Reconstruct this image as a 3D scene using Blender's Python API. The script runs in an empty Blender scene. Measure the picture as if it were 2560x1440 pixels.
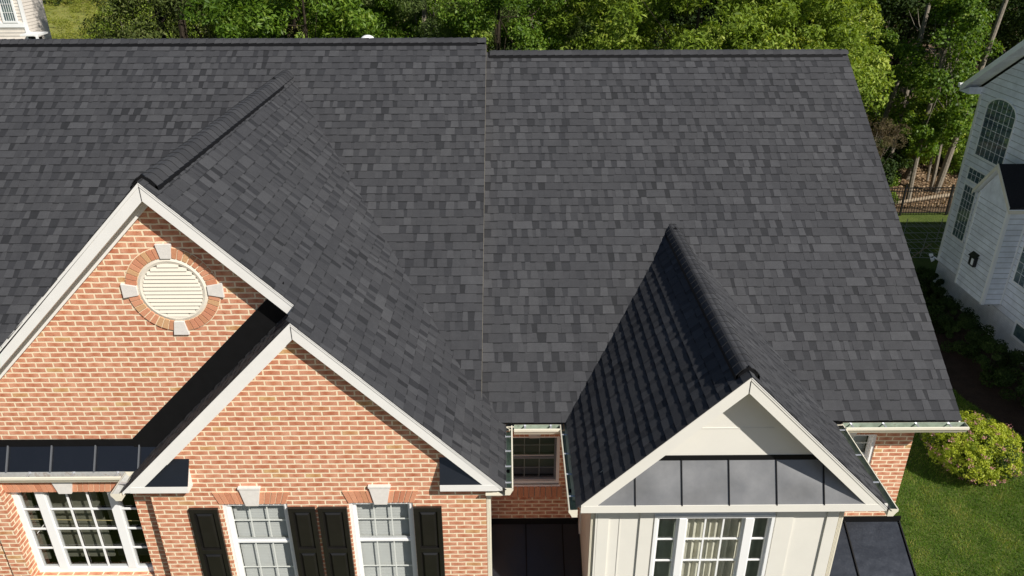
import bpy, math, random
import numpy as np
from mathutils import Vector, Matrix
random.seed(7); RNG = np.random.default_rng(7)
SC = bpy.context.scene
COL = SC.collection

# ------------------------------------------------------------ camera, sky, sun, exposure
GZ = -5.8                                   # ground level (z = 0 is the eave of the front gable)
cam = bpy.data.cameras.new('camera'); cam.sensor_width = 36.0; cam.lens = 1.9441 * 1000 / 2560 * 36
cam.clip_start = 0.1; cam.clip_end = 1500
co = bpy.data.objects.new('camera', cam); COL.objects.link(co)
PIT, YAW, ROL = 0.4552, -0.0069, -0.0019
def _dir(X, U):
    c, s = math.cos(ROL), math.sin(ROL); x = c*X - s*U; up = s*X + c*U
    return x, up
def _w(x, y, z):
    c, s = math.cos(YAW), math.sin(YAW); return Vector((c*x - s*y, s*x + c*y, z))
fwd = _w(0, math.cos(PIT), -math.sin(PIT))
x, up = _dir(1, 0); right = _w(x, up*math.sin(PIT), up*math.cos(PIT))
x, up = _dir(0, 1); upv = _w(x, up*math.sin(PIT), up*math.cos(PIT))
co.matrix_world = Matrix(((right.x, upv.x, -fwd.x, 2.2208), (right.y, upv.y, -fwd.y, -6.9936), (right.z, upv.z, -fwd.z, 6.0434), (0, 0, 0, 1)))
SC.camera = co

SUN = Vector((1.05, -1.0, 1.27)).normalized()
world = bpy.data.worlds.new('World'); SC.world = world; world.use_nodes = True
nt = world.node_tree; nt.nodes.clear()
sky = nt.nodes.new('ShaderNodeTexSky'); sky.sky_type = 'NISHITA'; sky.sun_disc = False; sky.dust_density = .6; sky.ozone_density = 2.0
sky.sun_elevation = math.asin(SUN.z); sky.sun_rotation = math.atan2(SUN.x, SUN.y)
bg = nt.nodes.new('ShaderNodeBackground'); bg.inputs['Strength'].default_value = 0.055
wo = nt.nodes.new('ShaderNodeOutputWorld')
nt.links.new(sky.outputs[0], bg.inputs[0]); nt.links.new(bg.outputs[0], wo.inputs[0])
sl = bpy.data.lights.new('sun', 'SUN'); sl.energy = 4.8; sl.angle = math.radians(0.5); sl.color = (1.0, 0.955, 0.88)
so = bpy.data.objects.new('sun', sl); COL.objects.link(so); so.location = (30, -30, 40)
so.rotation_euler = SUN.to_track_quat('Z', 'Y').to_euler()
SC.view_settings.view_transform = 'Standard'; SC.view_settings.look = 'None'
SC.view_settings.exposure = 0.25; SC.view_settings.gamma = 1.0

# ------------------------------------------------------------ node helpers / materials
class N:
    def __init__(s, name):
        s.m = bpy.data.materials.new(name); s.m.use_nodes = True
        s.t = s.m.node_tree; s.t.nodes.clear()
        s.out = s.n('ShaderNodeOutputMaterial')
        s.bs = s.n('ShaderNodeBsdfPrincipled'); s.l(s.bs.outputs[0], s.out.inputs[0])
    def n(s, t, **k):
        x = s.t.nodes.new(t)
        for a, v in k.items(): setattr(x, a, v)
        return x
    def l(s, a, b): s.t.links.new(a, b)
    def set(s, node, i, v):
        if hasattr(v, 'links') or hasattr(v, 'is_linked'): s.l(v, node.inputs[i])
        else: node.inputs[i].default_value = v
    def math(s, op, a, b=0.0, c=0.0, clamp=False):
        x = s.n('ShaderNodeMath', operation=op); x.use_clamp = clamp
        s.set(x, 0, a); s.set(x, 1, b)
        if op in ('MULTIPLY_ADD', 'WRAP', 'COMPARE', 'SMOOTH_MIN'): s.set(x, 2, c)
        return x.outputs[0]
    def mix(s, f, a, b, blend='MIX'):
        x = s.n('ShaderNodeMix', data_type='RGBA', blend_type=blend)
        s.set(x, 0, f); s.set(x, 6, a if not isinstance(a, tuple) else a + (1,)); s.set(x, 7, b if not isinstance(b, tuple) else b + (1,))
        return x.outputs[2]
    def noise(s, vec, sc, det=3, rough=0.5):
        x = s.n('ShaderNodeTexNoise'); x.inputs['Scale'].default_value = sc; x.inputs['Detail'].default_value = det
        x.inputs['Roughness'].default_value = rough
        if vec is not None: s.l(vec, x.inputs['Vector'])
        return x.outputs['Fac']
    def ramp(s, f, pts):
        x = s.n('ShaderNodeValToRGB'); e = x.color_ramp.elements
        while len(e) < len(pts): e.new(0.5)
        for q, (p, c) in zip(e, pts): q.position = p; q.color = (c + (1,)) if isinstance(c, tuple) else (c, c, c, 1)
        s.l(f, x.inputs[0]); return x.outputs[0]
    def obj(s): return s.n('ShaderNodeTexCoord').outputs['Object']
    def geo(s): return s.n('ShaderNodeNewGeometry').outputs['Position']
    def uv(s): return s.n('ShaderNodeTexCoord').outputs['UV']
    def tone(s):
        x = s.n('ShaderNodeAttribute'); x.attribute_name = 'tone'; return x.outputs['Fac']
    def bump(s, h, st, d=0.01):
        x = s.n('ShaderNodeBump'); x.inputs['Strength'].default_value = st; x.inputs['Distance'].default_value = d
        s.l(h, x.inputs['Height']); s.l(x.outputs[0], s.bs.inputs['Normal'])
    def fin(s, col=None, rough=None, spec=None, metal=None):
        b = s.bs.inputs
        if col is not None: s.set(s.bs, 'Base Color', col + (1,) if isinstance(col, tuple) else col)
        if rough is not None: s.set(s.bs, 'Roughness', rough)
        if spec is not None: b['Specular IOR Level'].default_value = spec
        if metal is not None: b['Metallic'].default_value = metal
        return s.m

def mat_shingle():
    k = N('asphalt_shingle'); g = k.geo(); t = k.tone()
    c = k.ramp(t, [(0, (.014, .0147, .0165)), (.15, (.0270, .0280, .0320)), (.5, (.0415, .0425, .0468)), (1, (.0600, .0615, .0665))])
    gr = k.noise(g, 260, 2, .8); big = k.noise(g, .9, 4)
    c = k.mix(.75, c, k.ramp(gr, [(.25, (.45, .45, .45)), (.75, (1.6, 1.58, 1.56))]), 'MULTIPLY')
    c = k.mix(.5, c, k.ramp(big, [(.3, (.92, .92, .94)), (.7, (1.08, 1.07, 1.05))]), 'MULTIPLY')
    st = k.noise(g, 14, 3)
    mp = k.n('ShaderNodeVectorMath', operation='MULTIPLY'); k.l(g, mp.inputs[0]); mp.inputs[1].default_value = (5.0, .45, .45)
    c = k.mix(.5, c, k.ramp(k.noise(mp.outputs[0], 1.0, 4, .6), [(.3, (.86, .86, .87)), (.7, (1.13, 1.12, 1.10))]), 'MULTIPLY')
    c = k.mix(.35, c, k.ramp(st, [(.3, (.82, .82, .82)), (.7, (1.2, 1.2, 1.2))]), 'MULTIPLY')
    k.bump(gr, .5, .002)
    return k.fin(c, .85, .35)
def mat_brick(name='brick_wall', painted=False):
    k = N(name); s = k.n('ShaderNodeSeparateXYZ')
    uv = k.uv(); wn = k.n('ShaderNodeTexNoise'); wn.inputs['Scale'].default_value = 9; k.l(uv, wn.inputs['Vector'])
    off = k.n('ShaderNodeVectorMath', operation='MULTIPLY_ADD'); k.l(wn.outputs['Color'], off.inputs[0]); off.inputs[1].default_value = (.016, .016, 0); k.l(uv, off.inputs[2])
    k.l(off.outputs[0], s.inputs[0]); u, v = s.outputs[0], s.outputs[1]
    BL, CH, MO = .1915, .0664, .0170
    rv = k.math('DIVIDE', v, CH); row = k.math('FLOOR', rv); fv = k.math('SUBTRACT', rv, row)
    sh = k.math('MULTIPLY', k.math('MODULO', k.math('ABSOLUTE', row), 2.0), .5)
    ru = k.math('ADD', k.math('DIVIDE', u, BL), sh); cu = k.math('FLOOR', ru); fu = k.math('SUBTRACT', ru, cu)
    cv = k.n('ShaderNodeCombineXYZ'); k.l(cu, cv.inputs[0]); k.l(row, cv.inputs[1])
    w = k.n('ShaderNodeTexWhiteNoise', noise_dimensions='2D'); k.l(cv.outputs[0], w.inputs['Vector']); rnd = w.outputs['Value']
    ws = k.n('ShaderNodeSeparateColor'); k.l(w.outputs['Color'], ws.inputs[0])
    # distance to edge of brick in metres
    eu = k.math('MULTIPLY', k.math('MINIMUM', fu, k.math('SUBTRACT', 1.0, fu)), BL)
    ev = k.math('MULTIPLY', k.math('MINIMUM', fv, k.math('SUBTRACT', 1.0, fv)), CH)
    e = k.math('MINIMUM', eu, ev)
    mask = k.ramp(k.math('MULTIPLY', e, 100.0), [(MO*50 - .05, 0.0), (MO*50 + .12, 1.0)])
    if painted:
        c = k.mix(mask, (.66, .67, .68), (.74, .75, .76))
        n2 = k.noise(k.geo(), 5, 4); c = k.mix(.5, c, k.ramp(n2, [(.3, (.75, .75, .75)), (.7, (1.05, 1.05, 1.05))]), 'MULTIPLY')
    else:
        c = k.ramp(rnd, [(0, (.54, .232, .138)), (.3, (.58, .260, .156)), (.55, (.63, .300, .182)), (.8, (.57, .25, .150)), (.95, (.50, .195, .11)), (.98, (.58, .34, .16)), (1, (.57, .33, .15))])
        # flashed centre band typical of this brick
        cen = k.math('ABSOLUTE', k.math('SUBTRACT', fu, k.math('ADD', .35, k.math('MULTIPLY', ws.outputs[1], .3))))
        fl = k.ramp(cen, [(.03, (.86, .70, .62)), (.36, (1.10, 1.22, 1.28))])
        c = k.mix(k.math('MULTIPLY_ADD', ws.outputs[2], .6, .4), c, fl, 'MULTIPLY')
        n1 = k.noise(k.geo(), 60, 4, .7); c = k.mix(.6, c, k.ramp(n1, [(.3, (.72, .70, .70)), (.7, (1.25, 1.25, 1.25))]), 'MULTIPLY')
        n3 = k.noise(k.geo(), 22, 2, .5); c = k.mix(k.ramp(n3, [(.66, 0.0), (.74, .6)]), c, (.30, .09, .05))
        mo = k.mix(k.noise(k.geo(), 30, 3), (.78, .62, .43), (.92, .77, .55))
        c = k.mix(mask, mo, c)
    h = k.math('ADD', mask, k.math('MULTIPLY', k.noise(k.geo(), 120, 3), .25))
    k.bump(h, .55, .006)
    return k.fin(c, .85, .3)
def mat_unit_brick():
    k = N('brick_unit'); t = k.tone()
    c = k.ramp(t, [(0, (.56, .24, .14)), (.35, (.66, .32, .19)), (.6, (.60, .27, .155)), (.85, (.52, .21, .12)), (1, (.60, .36, .19))])
    n1 = k.noise(k.geo(), 60, 4, .7); c = k.mix(.6, c, k.ramp(n1, [(.3, (.75, .73, .72)), (.7, (1.22, 1.22, 1.22))]), 'MULTIPLY')
    k.bump(n1, .3, .004); return k.fin(c, .85, .3)
def mat_simple(name, col, rough=.6, spec=.4, var=.12, sc=8, bump=0, bsc=60, metal=None, stain=None):
    k = N(name); g = k.geo(); n = k.noise(g, sc, 4, .6)
    c = k.mix(1.0, col, k.ramp(n, [(.28, (1-var,)*3), (.72, (1+var*.6,)*3)]), 'MULTIPLY')
    if stain:
        s2 = k.noise(g, stain[1], 5, .7); c = k.mix(k.ramp(s2, [(stain[2], 0.0), (stain[2]+.1, stain[3])]), c, stain[0])
    if bump: k.bump(k.noise(g, bsc, 3), bump, .004)
    return k.fin(c, rough, spec, metal)
def mat_metal_roof():
    k = N('painted_steel_roofing'); g = k.geo()
    n = k.noise(g, 3.2, 2, .4); f = k.noise(g, 300, 2); sp = k.noise(g, 45, 3, .6)
    c = k.mix(k.ramp(sp, [(.62, 0.0), (.74, .35)]), (.038, .043, .054), (.080, .080, .083))
    k.bump(n, .25, .04)
    return k.fin(c, k.math('ADD', .26, k.math('MULTIPLY', sp, .14)), .75, .8)
def mat_grey_steel():  # plain lighter grey than the other metal roofs
    k = N('grey_steel_roofing'); g = k.geo()
    n = k.noise(g, 2.2, 0, .3); sp = k.noise(g, 60, 3, .6); st = k.noise(g, 7, 4, .6)
    c = k.mix(k.ramp(st, [(.35, 0.0), (.7, 1.0)]), (.150, .152, .156), (.185, .185, .188)); c = k.mix(k.ramp(sp, [(.70, 0.0), (.76, .3)]), c, (.09, .085, .08))
    k.bump(n, .5, .10)
    return k.fin(c, .42, .8, .2)
def mat_glass(name='window_glass', tint=(.93, .94, .92), refl=.0):
    k = N(name); k.t.nodes.remove(k.bs)
    tr = k.n('ShaderNodeBsdfTransparent'); tr.inputs[0].default_value = tint + (1,)
    gl = k.n('ShaderNodeBsdfGlossy'); gl.inputs['Roughness'].default_value = .02
    ge = k.n('ShaderNodeNewGeometry'); dt = k.n('ShaderNodeVectorMath', operation='DOT_PRODUCT')
    k.l(ge.outputs['Normal'], dt.inputs[0]); k.l(ge.outputs['Incoming'], dt.inputs[1])
    mx = k.n('ShaderNodeMixShader')
    c = k.math('SUBTRACT', 1.0, k.math('ABSOLUTE', dt.outputs['Value']))
    f = k.math('MULTIPLY_ADD', k.math('POWER', c, 4.0), .9, .05 + refl*.3, clamp=True)
    k.l(f, mx.inputs[0]); k.l(tr.outputs[0], mx.inputs[1]); k.l(gl.outputs[0], mx.inputs[2]); k.l(mx.outputs[0], k.out.inputs[0])
    return k.m
def mat_leaf(name, c1, c2, c3, trans=.35, rough=.5, spec=.35):
    k = N(name); t = k.tone()
    c = k.ramp(t, [(0, c1), (.55, c2), (1, c3)])
    tb = k.n('ShaderNodeBsdfTranslucent'); k.l(k.mix(1.0, c, (1.5, 1.45, .55), 'MULTIPLY'), tb.inputs[0])
    mx = k.n('ShaderNodeMixShader'); mx.inputs[0].default_value = trans
    k.fin(c, rough, spec); k.l(k.bs.outputs[0], mx.inputs[1]); k.l(tb.outputs[0], mx.inputs[2]); k.l(mx.outputs[0], k.out.inputs[0])
    return k.m
def mat_ground(name, a, b, c3, sc=1.2, fine=25, bump=.6):
    k = N(name); g = k.geo(); n = k.noise(g, sc, 5, .6); f = k.noise(g, fine, 4, .7)
    c = k.mix(k.ramp(n, [(.35, 0.0), (.65, 1.0)]), a, b); c = k.mix(k.ramp(f, [(.45, 0.0), (.7, .8)]), c, c3)
    k.bump(f, bump, .05); return k.fin(c, .95, .15)
def mat_siding(name, col, pitch, grime=.25):
    # lapped boards: bump + shadow line under each lap painted as a dark strip
    k = N(name); g = k.geo(); s = k.n('ShaderNodeSeparateXYZ'); k.l(g, s.inputs[0])
    n = k.noise(g, 2.0, 5, .65); n2 = k.noise(g, 9, 4)
    c = k.mix(1.0, col, k.ramp(n, [(.3, (1-grime,)*3), (.65, (1.03,)*3)]), 'MULTIPLY')
    c = k.mix(.35, c, k.ramp(n2, [(.3, (.86,)*3), (.7, (1.05,)*3)]), 'MULTIPLY')
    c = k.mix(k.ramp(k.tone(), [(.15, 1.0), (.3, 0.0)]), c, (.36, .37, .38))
    return k.fin(c, .55, .4)

M = {}
M['shingle'] = mat_shingle()
M['brick'] = mat_brick(); M['pbrick'] = mat_brick('painted_brick', True); M['unit'] = mat_unit_brick()
M['mortar'] = mat_simple('mortar', (.84, .70, .49), .9, .2, .2, 30)
M['white'] = mat_simple('white_trim_paint', (.80, .785, .75), .45, .45, .05, 3, stain=((.55, .52, .46), 7, .66, .35))
M['cream'] = mat_simple('cream_board_paint', (.76, .735, .665), .55, .35, .04, 2)
M['creamtrim'] = mat_simple('cream_trim_paint', (.76, .71, .58), .45, .4, .05, 3)
M['vinyl'] = mat_simple('white_vinyl', (.86, .86, .85), .35, .5, .02, 3)
M['ventcream'] = mat_simple('vent_cream_paint', (.77, .71, .60), .55, .35, .05, 3)
M['worn_trim'] = mat_simple('worn_cream_trim', (.36, .32, .26), .7, .3, .5, 6)
M['stone'] = mat_simple('cast_stone', (.72, .685, .64), .8, .25, .08, 25, .15, 80)
M['black'] = mat_simple('black_plastic', (.006, .006, .007), .5, .3, .2, 8)
M['shutter'] = mat_simple('black_shutter_paint', (.011, .010, .009), .38, .5, .2, 8)
M['flash'] = mat_simple('black_flashing', (.004, .004, .0045), .65, .25, .3, 10, .2, 25)
M['metal'] = mat_metal_roof(); M['steel'] = mat_grey_steel(); M['seamgrey'] = mat_simple('grey_folded_seam', (.11, .115, .125), .4, .5, .1)
M['gut_in'] = mat_simple('gutter_lining', (.36, .43, .34), .35, .5, .35, 10, stain=((.16, .11, .06), 14, .60, .7))  # green base paints the tinge reflected inside the gutter
M['gut_in2'] = mat_simple('gutter_lining_grey', (.50, .50, .48), .4, .5, .25, 10, stain=((.25, .18, .13), 10, .55, .6))
M['zinc'] = mat_simple('zinc_bracket', (.75, .76, .78), .3, .6, .1, 10, metal=.6)
M['glass'] = mat_glass(); M['glass2'] = mat_glass('reflective_glass', (.55, .62, .62), .3)
M['blind'] = mat_simple('blind_slats', (.47, .48, .48), .6, .3, .05, 5)
M['curtain'] = mat_simple('curtain_cloth', (.60, .58, .50), .9, .1, .15, 5)
M['curtain2'] = mat_simple('sage_curtain_cloth', (.20, .225, .20), .9, .1, .15, 5)
M['room'] = mat_simple('room_plaster', (.22, .215, .175), .9, .2, .1, 3)
M['reflectpanel'] = mat_simple('olive_grey_reflection', (.125, .125, .098), .8, .2, .1, 3)
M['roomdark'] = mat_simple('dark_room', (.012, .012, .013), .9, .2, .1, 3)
M['deck'] = mat_simple('roof_deck_edge', (.06, .058, .055), .9, .2, .2, 8)
M['gold'] = mat_simple('cord', (.45, .38, .2), .6, .3)
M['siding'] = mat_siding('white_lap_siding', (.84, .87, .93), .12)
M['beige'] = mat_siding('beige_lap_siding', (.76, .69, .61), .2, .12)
M['iron'] = mat_simple('black_iron', (.008, .008, .009), .45, .5)
M['wire'] = mat_simple('galvanised_wire', (.30, .30, .28), .5, .5)
M['wood'] = mat_simple('weathered_log', (.30, .24, .17), .9, .2, .3, 12, .5, 40)
M['bark'] = mat_simple('tree_bark', (.25, .215, .17), .95, .15, .4, 14, .8, 30)
M['barkdark'] = mat_simple('dark_bark', (.045, .035, .025), .95, .15, .4, 14, .8, 30)
M['teal'] = mat_simple('green_screen_cloth', (.02, .20, .13), .8, .2)
M['darkroof'] = mat_simple('neighbour_shingle', (.016, .016, .018), .9, .3, .4, 30, .5, 90)

# ------------------------------------------------------------ mesh builder
OFF = {}
class MB:
    def __init__(s): s.v = []; s.f = []; s.t = []; s.m = []
    def poly(s, pts, tone=.5, mi=0):
        b = len(s.v); s.v += [tuple(p) for p in pts]; s.f.append(tuple(range(b, b+len(pts)))); s.t.append(tone); s.m.append(mi)
    def hexa(s, a, tone=.5, mi=0):       # 8 points: bottom 0-3 (ccw seen from top), top 4-7
        b = len(s.v); s.v += [tuple(p) for p in a]
        for f in ((3, 2, 1, 0), (4, 5, 6, 7), (0, 1, 5, 4), (1, 2, 6, 5), (2, 3, 7, 6), (3, 0, 4, 7)):
            s.f.append(tuple(b+i for i in f)); s.t.append(tone); s.m.append(mi)
    def box(s, x0, x1, y0, y1, z0, z1, tone=.5, mi=0):
        s.hexa([(x0, y0, z0), (x1, y0, z0), (x1, y1, z0), (x0, y1, z0), (x0, y0, z1), (x1, y0, z1), (x1, y1, z1), (x0, y1, z1)], tone, mi)
    def prism(s, pts, d, tone=.5, mi=0):  # extrude polygon by vector d
        d = Vector(d); P = [Vector(p) for p in pts]; Q = [p + d for p in P]; n = len(P); b = len(s.v)
        s.v += [tuple(p) for p in P + Q]
        s.f.append(tuple(b+i for i in reversed(range(n)))); s.f.append(tuple(b+n+i for i in range(n)))
        for i in range(n): j = (i+1) % n; s.f.append((b+i, b+j, b+n+j, b+n+i))
        s.t += [tone]*(n+2); s.m += [mi]*(n+2)
    def bar(s, p, q, w, h=None, tone=.5, mi=0, upv=(0, 0, 1)):
        p, q = Vector(p), Vector(q); h = h or w; d = (q-p).normalized(); u = Vector(upv)
        if abs(d.dot(u)) > .98: u = Vector((0, 1, 0))
        r = d.cross(u).normalized(); u = r.cross(d)
        c = [(-w/2, -h/2), (w/2, -h/2), (w/2, h/2), (-w/2, h/2)]
        s.prism([p + r*a + u*b for a, b in c], q-p, tone, mi)
    def tube(s, pts, rad, n=8, tone=.5, mi=0, cap=True):
        rings = []; P = [Vector(p) for p in pts]
        for i, p in enumerate(P):
            d = (P[min(i+1, len(P)-1)] - P[max(i-1, 0)]).normalized()
            a = d.cross(Vector((0, 0, 1)) if abs(d.z) < .9 else Vector((1, 0, 0))).normalized(); b2 = d.cross(a)
            r = rad[i] if hasattr(rad, '__len__') else rad
            b = len(s.v); s.v += [tuple(p + a*(r*math.cos(2*math.pi*k/n)) + b2*(r*math.sin(2*math.pi*k/n))) for k in range(n)]; rings.append(b)
        for a, b in zip(rings, rings[1:]):
            for k in range(n): j = (k+1) % n; s.f.append((a+k, a+j, b+j, b+k)); s.t.append(tone); s.m.append(mi)
        if cap:
            s.f.append(tuple(rings[-1]+k for k in range(n))); s.t.append(tone); s.m.append(mi)
            s.f.append(tuple(rings[0]+k for k in reversed(range(n)))); s.t.append(tone); s.m.append(mi)
    def build(s, name, mats, parent=None, smooth=False, bevel=0, **tags):
        if not isinstance(mats, (list, tuple)): mats = [mats]
        me = bpy.data.meshes.new(name)
        off = OFF.get(parent.name, Vector()) if parent else Vector()
        me.from_pydata([tuple(Vector(v) - off) for v in s.v], [], s.f)
        for m in mats: me.materials.append(m if not isinstance(m, str) else M[m])
        me.polygons.foreach_set('material_index', s.m)
        at = me.attributes.new('tone', 'FLOAT', 'FACE'); at.data.foreach_set('value', s.t)
        uvl = me.uv_layers.new(name='UVMap'); me.update()
        uvs = np.zeros((len(me.loops), 2), np.float32)
        for p in me.polygons:
            n = p.normal; ax = max(range(3), key=lambda i: abs(n[i]))
            for li in p.loop_indices:
                c = s.v[me.loops[li].vertex_index]
                uvs[li] = (c[1], c[2]) if ax == 0 else (c[0], c[2]) if ax == 1 else (c[0], c[1])
        uvl.data.foreach_set('uv', (uvs + 50.0).ravel())
        if smooth: me.polygons.foreach_set('use_smooth', [True]*len(me.polygons))
        o = bpy.data.objects.new(name, me); COL.objects.link(o)
        if parent: o.parent = parent; OFF[o.name] = off
        if bevel:
            b = o.modifiers.new('bevel', 'BEVEL'); b.width = bevel; b.segments = 2; b.limit_method = 'ANGLE'
        for k, v in tags.items(): o[k] = v
        return o
def thing(name, label, cat, loc, group=None):
    o = bpy.data.objects.new(name, None); COL.objects.link(o); o.location = loc; o.empty_display_size = .3
    OFF[o.name] = Vector(loc); o['label'] = label; o['category'] = cat
    if group: o['group'] = group
    return o

# ------------------------------------------------------------ shingle slopes
EXP = 0.143
def shingles(mb, O, S, W, s_end, span, s_start=0.0, seed=0, butt=(.0065, .0110), dark=.0):
    """O point on ridge, S unit down slope, W unit along course; span(s)->(w0,w1)"""
    R = random.Random(seed); O, S, W = Vector(O), Vector(S).normalized(), Vector(W).normalized()
    Nn = S.cross(W)
    if Nn.z < 0: Nn = -Nn
    def P(s, w, h): return O + S*s + W*w + Nn*h
    n = int((s_end - s_start)/EXP) + 1
    for k in range(n):
        s1 = s_end - k*EXP; s0 = max(s1 - EXP, s_start)
        if s1 - s0 < .01: continue
        w0, w1 = span((s0+s1)/2)
        if w1 - w0 < .03: continue
        w = w0; tooth = R.random() < .5; hb = butt[0]; ht = butt[1]
        slantL = 0.0
        while w < w1 - 1e-6:
            L = R.choice((.07, .09, .105, .12, .14, .16)) if tooth else R.choice((.05, .075, .09, .105, .125))
            if tooth and R.random() < .10: L = .28
            we = min(w + L, w1)
            if w1 - we < .03: we = w1
            sl = R.uniform(-.004, .005) + (.004 if tooth else -.004)
            slantR = 0.0 if we >= w1 else sl
            jit = R.uniform(-.004, .004); h = ht if tooth else hb
            tone = R.choice((.46, .5, .54, .62, .74, .88)) if tooth else R.choice((.10, .16, .24, .40, .46, .5))
            tone = min(1, max(.02, tone + R.uniform(-.06, .06) - dark))
            a = P(s0 - .004, w - slantL, h*.15 + .0005); b = P(s0 - .004, we - slantR, h*.15 + .0005); c = P(s1 + jit, we + slantR, h); d = P(s1 + jit, w + slantL, h)
            mb.poly((a, d, c, b), tone)
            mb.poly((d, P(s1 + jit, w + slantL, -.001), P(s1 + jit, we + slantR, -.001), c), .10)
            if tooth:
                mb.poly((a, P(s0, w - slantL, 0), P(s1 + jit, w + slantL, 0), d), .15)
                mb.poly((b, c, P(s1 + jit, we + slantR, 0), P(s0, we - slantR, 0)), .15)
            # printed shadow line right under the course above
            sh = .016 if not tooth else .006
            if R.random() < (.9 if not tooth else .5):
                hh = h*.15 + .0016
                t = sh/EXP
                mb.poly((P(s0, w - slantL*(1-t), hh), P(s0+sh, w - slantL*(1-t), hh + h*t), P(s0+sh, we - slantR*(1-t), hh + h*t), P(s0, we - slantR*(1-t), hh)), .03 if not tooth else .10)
            slantL = slantR; w = we; tooth = not tooth
    # deck under the courses
    a0, a1 = span(s_start + .01); b0, b1 = span(s_end - .01)
def slab(mb, pts, n, t0, t1, mi=1):
    n = Vector(n).normalized()
    mb.prism([Vector(p) - n*t0 for p in pts], -n*(t1-t0), .3, mi)

def ridge_cap(mb, p, q, nL, nR, half, lift, seed, wide=EXP):
    """overlapping bent cap shingles from p to q. nL/nR: unit vectors pointing down each side."""
    R = random.Random(seed); p, q = Vector(p), Vector(q); d = (q-p); L = d.length; d.normalize()
    nL, nR = Vector(nL).normalized(), Vector(nR).normalized(); upn = Vector((0, 0, 1))
    k = 0; s = 0.0
    while s < L - 1e-4:
        e = min(s + wide, L); tone = R.choice((.3, .38, .45, .52, .6, .7))
        prof = []
        for a in (-1, -.75, -.55, -.38, -.24, -.11, 0, .11, .24, .38, .55, .75, 1):
            side = nR if a > 0 else nL; x = abs(a)*half
            rnd = .045*(1 - min(1, abs(a)/.62))**2; bow = .010*math.sin(math.pi*min(1, abs(a)))
            prof.append(side*x + upn*(lift + .002 + bow - rnd))
        h0, h1 = .001, .009
        A = [p + d*s + v + upn*(h0 + .009) for v in prof]; B = [p + d*e + v + upn*h0 for v in prof]
        for i in range(len(prof)-1): mb.poly((A[i], A[i+1], B[i+1], B[i]), tone)
        C = [v - upn*.011 for v in A]
        for i in range(len(prof)-1): mb.poly((C[i], C[i+1], A[i+1], A[i]), .08)
        s = e; k += 1
def ridge_vent(mb, p, q, nL, nR, half, lift, mi=0):
    p, q = Vector(p), Vector(q); nL, nR = Vector(nL).normalized(), Vector(nR).normalized(); u = Vector((0, 0, 1))
    for nn in (nL, nR):
        a = p + nn*half; b = q + nn*half
        m = (p+q)/2
        # wavy lower edge, like the pressed vent strip
        K = max(2, int((q-p).length/.5))
        for i in range(K):
            s0 = p.lerp(q, i/K) + nn*half; s1 = p.lerp(q, (i+1)/K) + nn*half
            mb.prism([s0 - nn*.03, s0 + nn*.008, s0 + nn*.004 + u*lift*.92, s0 - nn*.03 + u*lift*.92], s1 - s0, .5, mi)
        mb.prism([p + u*(-.01), p + nn*half + u*(-.004), p + nn*half + u*lift*.92, p + u*lift*.92], (q-p).normalized()*.02, .5, mi)
        mb.prism([q + u*(-.01), q + nn*half + u*(-.004), q + nn*half + u*lift*.92, q + u*lift*.92], -(q-p).normalized()*.02, .5, mi)

# ============================================================ THE BRICK HOUSE
H = thing('brick_house', 'large two storey brick house with dark grey shingle roof filling the photo', 'house', (1.5, 4.0, GZ))
mR, Yr, ZR, ZL = .675, 6.735, 3.850, 4.060
ZR -= .030; ZL -= .030; mR = .6700
XSTEP, XR, XL = 1.885, 8.06, -9.5
YE = 1.195; ZE = ZR - mR*(Yr-YE)
cR = 1/math.hypot(1, mR); Sm = Vector((0, -cR, -mR*cR)); Nm = Vector((0, -mR*cR, cR))
LEN = (Yr - YE)/cR
# right main slope
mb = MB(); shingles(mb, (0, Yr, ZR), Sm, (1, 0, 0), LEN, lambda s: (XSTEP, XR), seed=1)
slab(mb, [(XSTEP, Yr, ZR), (XSTEP, YE+.01, ZE+.007), (XR-.01, YE+.01, ZE+.007), (XR-.01, Yr, ZR)], Nm, .004, .05)
ro = mb.build('roof', ['shingle', 'deck'], H, label='lower main roof slope of weathered charcoal shingles')
mb = MB(); ridge_cap(mb, (XR, Yr, ZR+.004), (XSTEP+.06, Yr, ZR+.004), Sm, (0, cR, -mR*cR), .150, .040, 5)
mb.build('ridge_cap', 'shingle', ro)
mb = MB(); ridge_vent(mb, (XSTEP+.05, Yr, ZR), (7.96, Yr, ZR), Sm, (0, cR, -mR*cR), .152, .046); mb.build('ridge_vent', 'black', ro)
# left main slope
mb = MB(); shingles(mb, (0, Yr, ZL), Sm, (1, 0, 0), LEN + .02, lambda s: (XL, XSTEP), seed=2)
slab(mb, [(XL, Yr, ZL), (XL, YE+.01, ZL-mR*(Yr-YE-.01)), (XSTEP-.004, YE+.01, ZL-mR*(Yr-YE-.01)), (XSTEP-.004, Yr, ZL)], Nm, .004, .05)
ro = mb.build('roof', ['shingle', 'deck'], H, label='raised main roof slope of charcoal shingles left of the seam')
mb = MB(); ridge_cap(mb, (XSTEP, Yr, ZL+.004), (XL, Yr, ZL+.004), Sm, (0, cR, -mR*cR), .152, .040, 6); mb.build('ridge_cap', 'shingle', ro)
mb = MB(); ridge_vent(mb, (XL, Yr, ZL), (1.73, Yr, ZL), Sm, (0, cR, -mR*cR), .154, .046); mb.build('ridge_vent', 'black', ro)
mb = MB(); d = Nm*-.2
mb.prism([(XSTEP-.012, YE, ZL-mR*(Yr-YE)-.012), (XSTEP-.012, Yr, ZL-.012), Vector((XSTEP-.012, Yr, ZL-.012))+d, Vector((XSTEP-.012, YE, ZL-mR*(Yr-YE)-.012))+d], (.010, 0, 0))
mb.build('step_trim', 'worn_trim', H)
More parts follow.
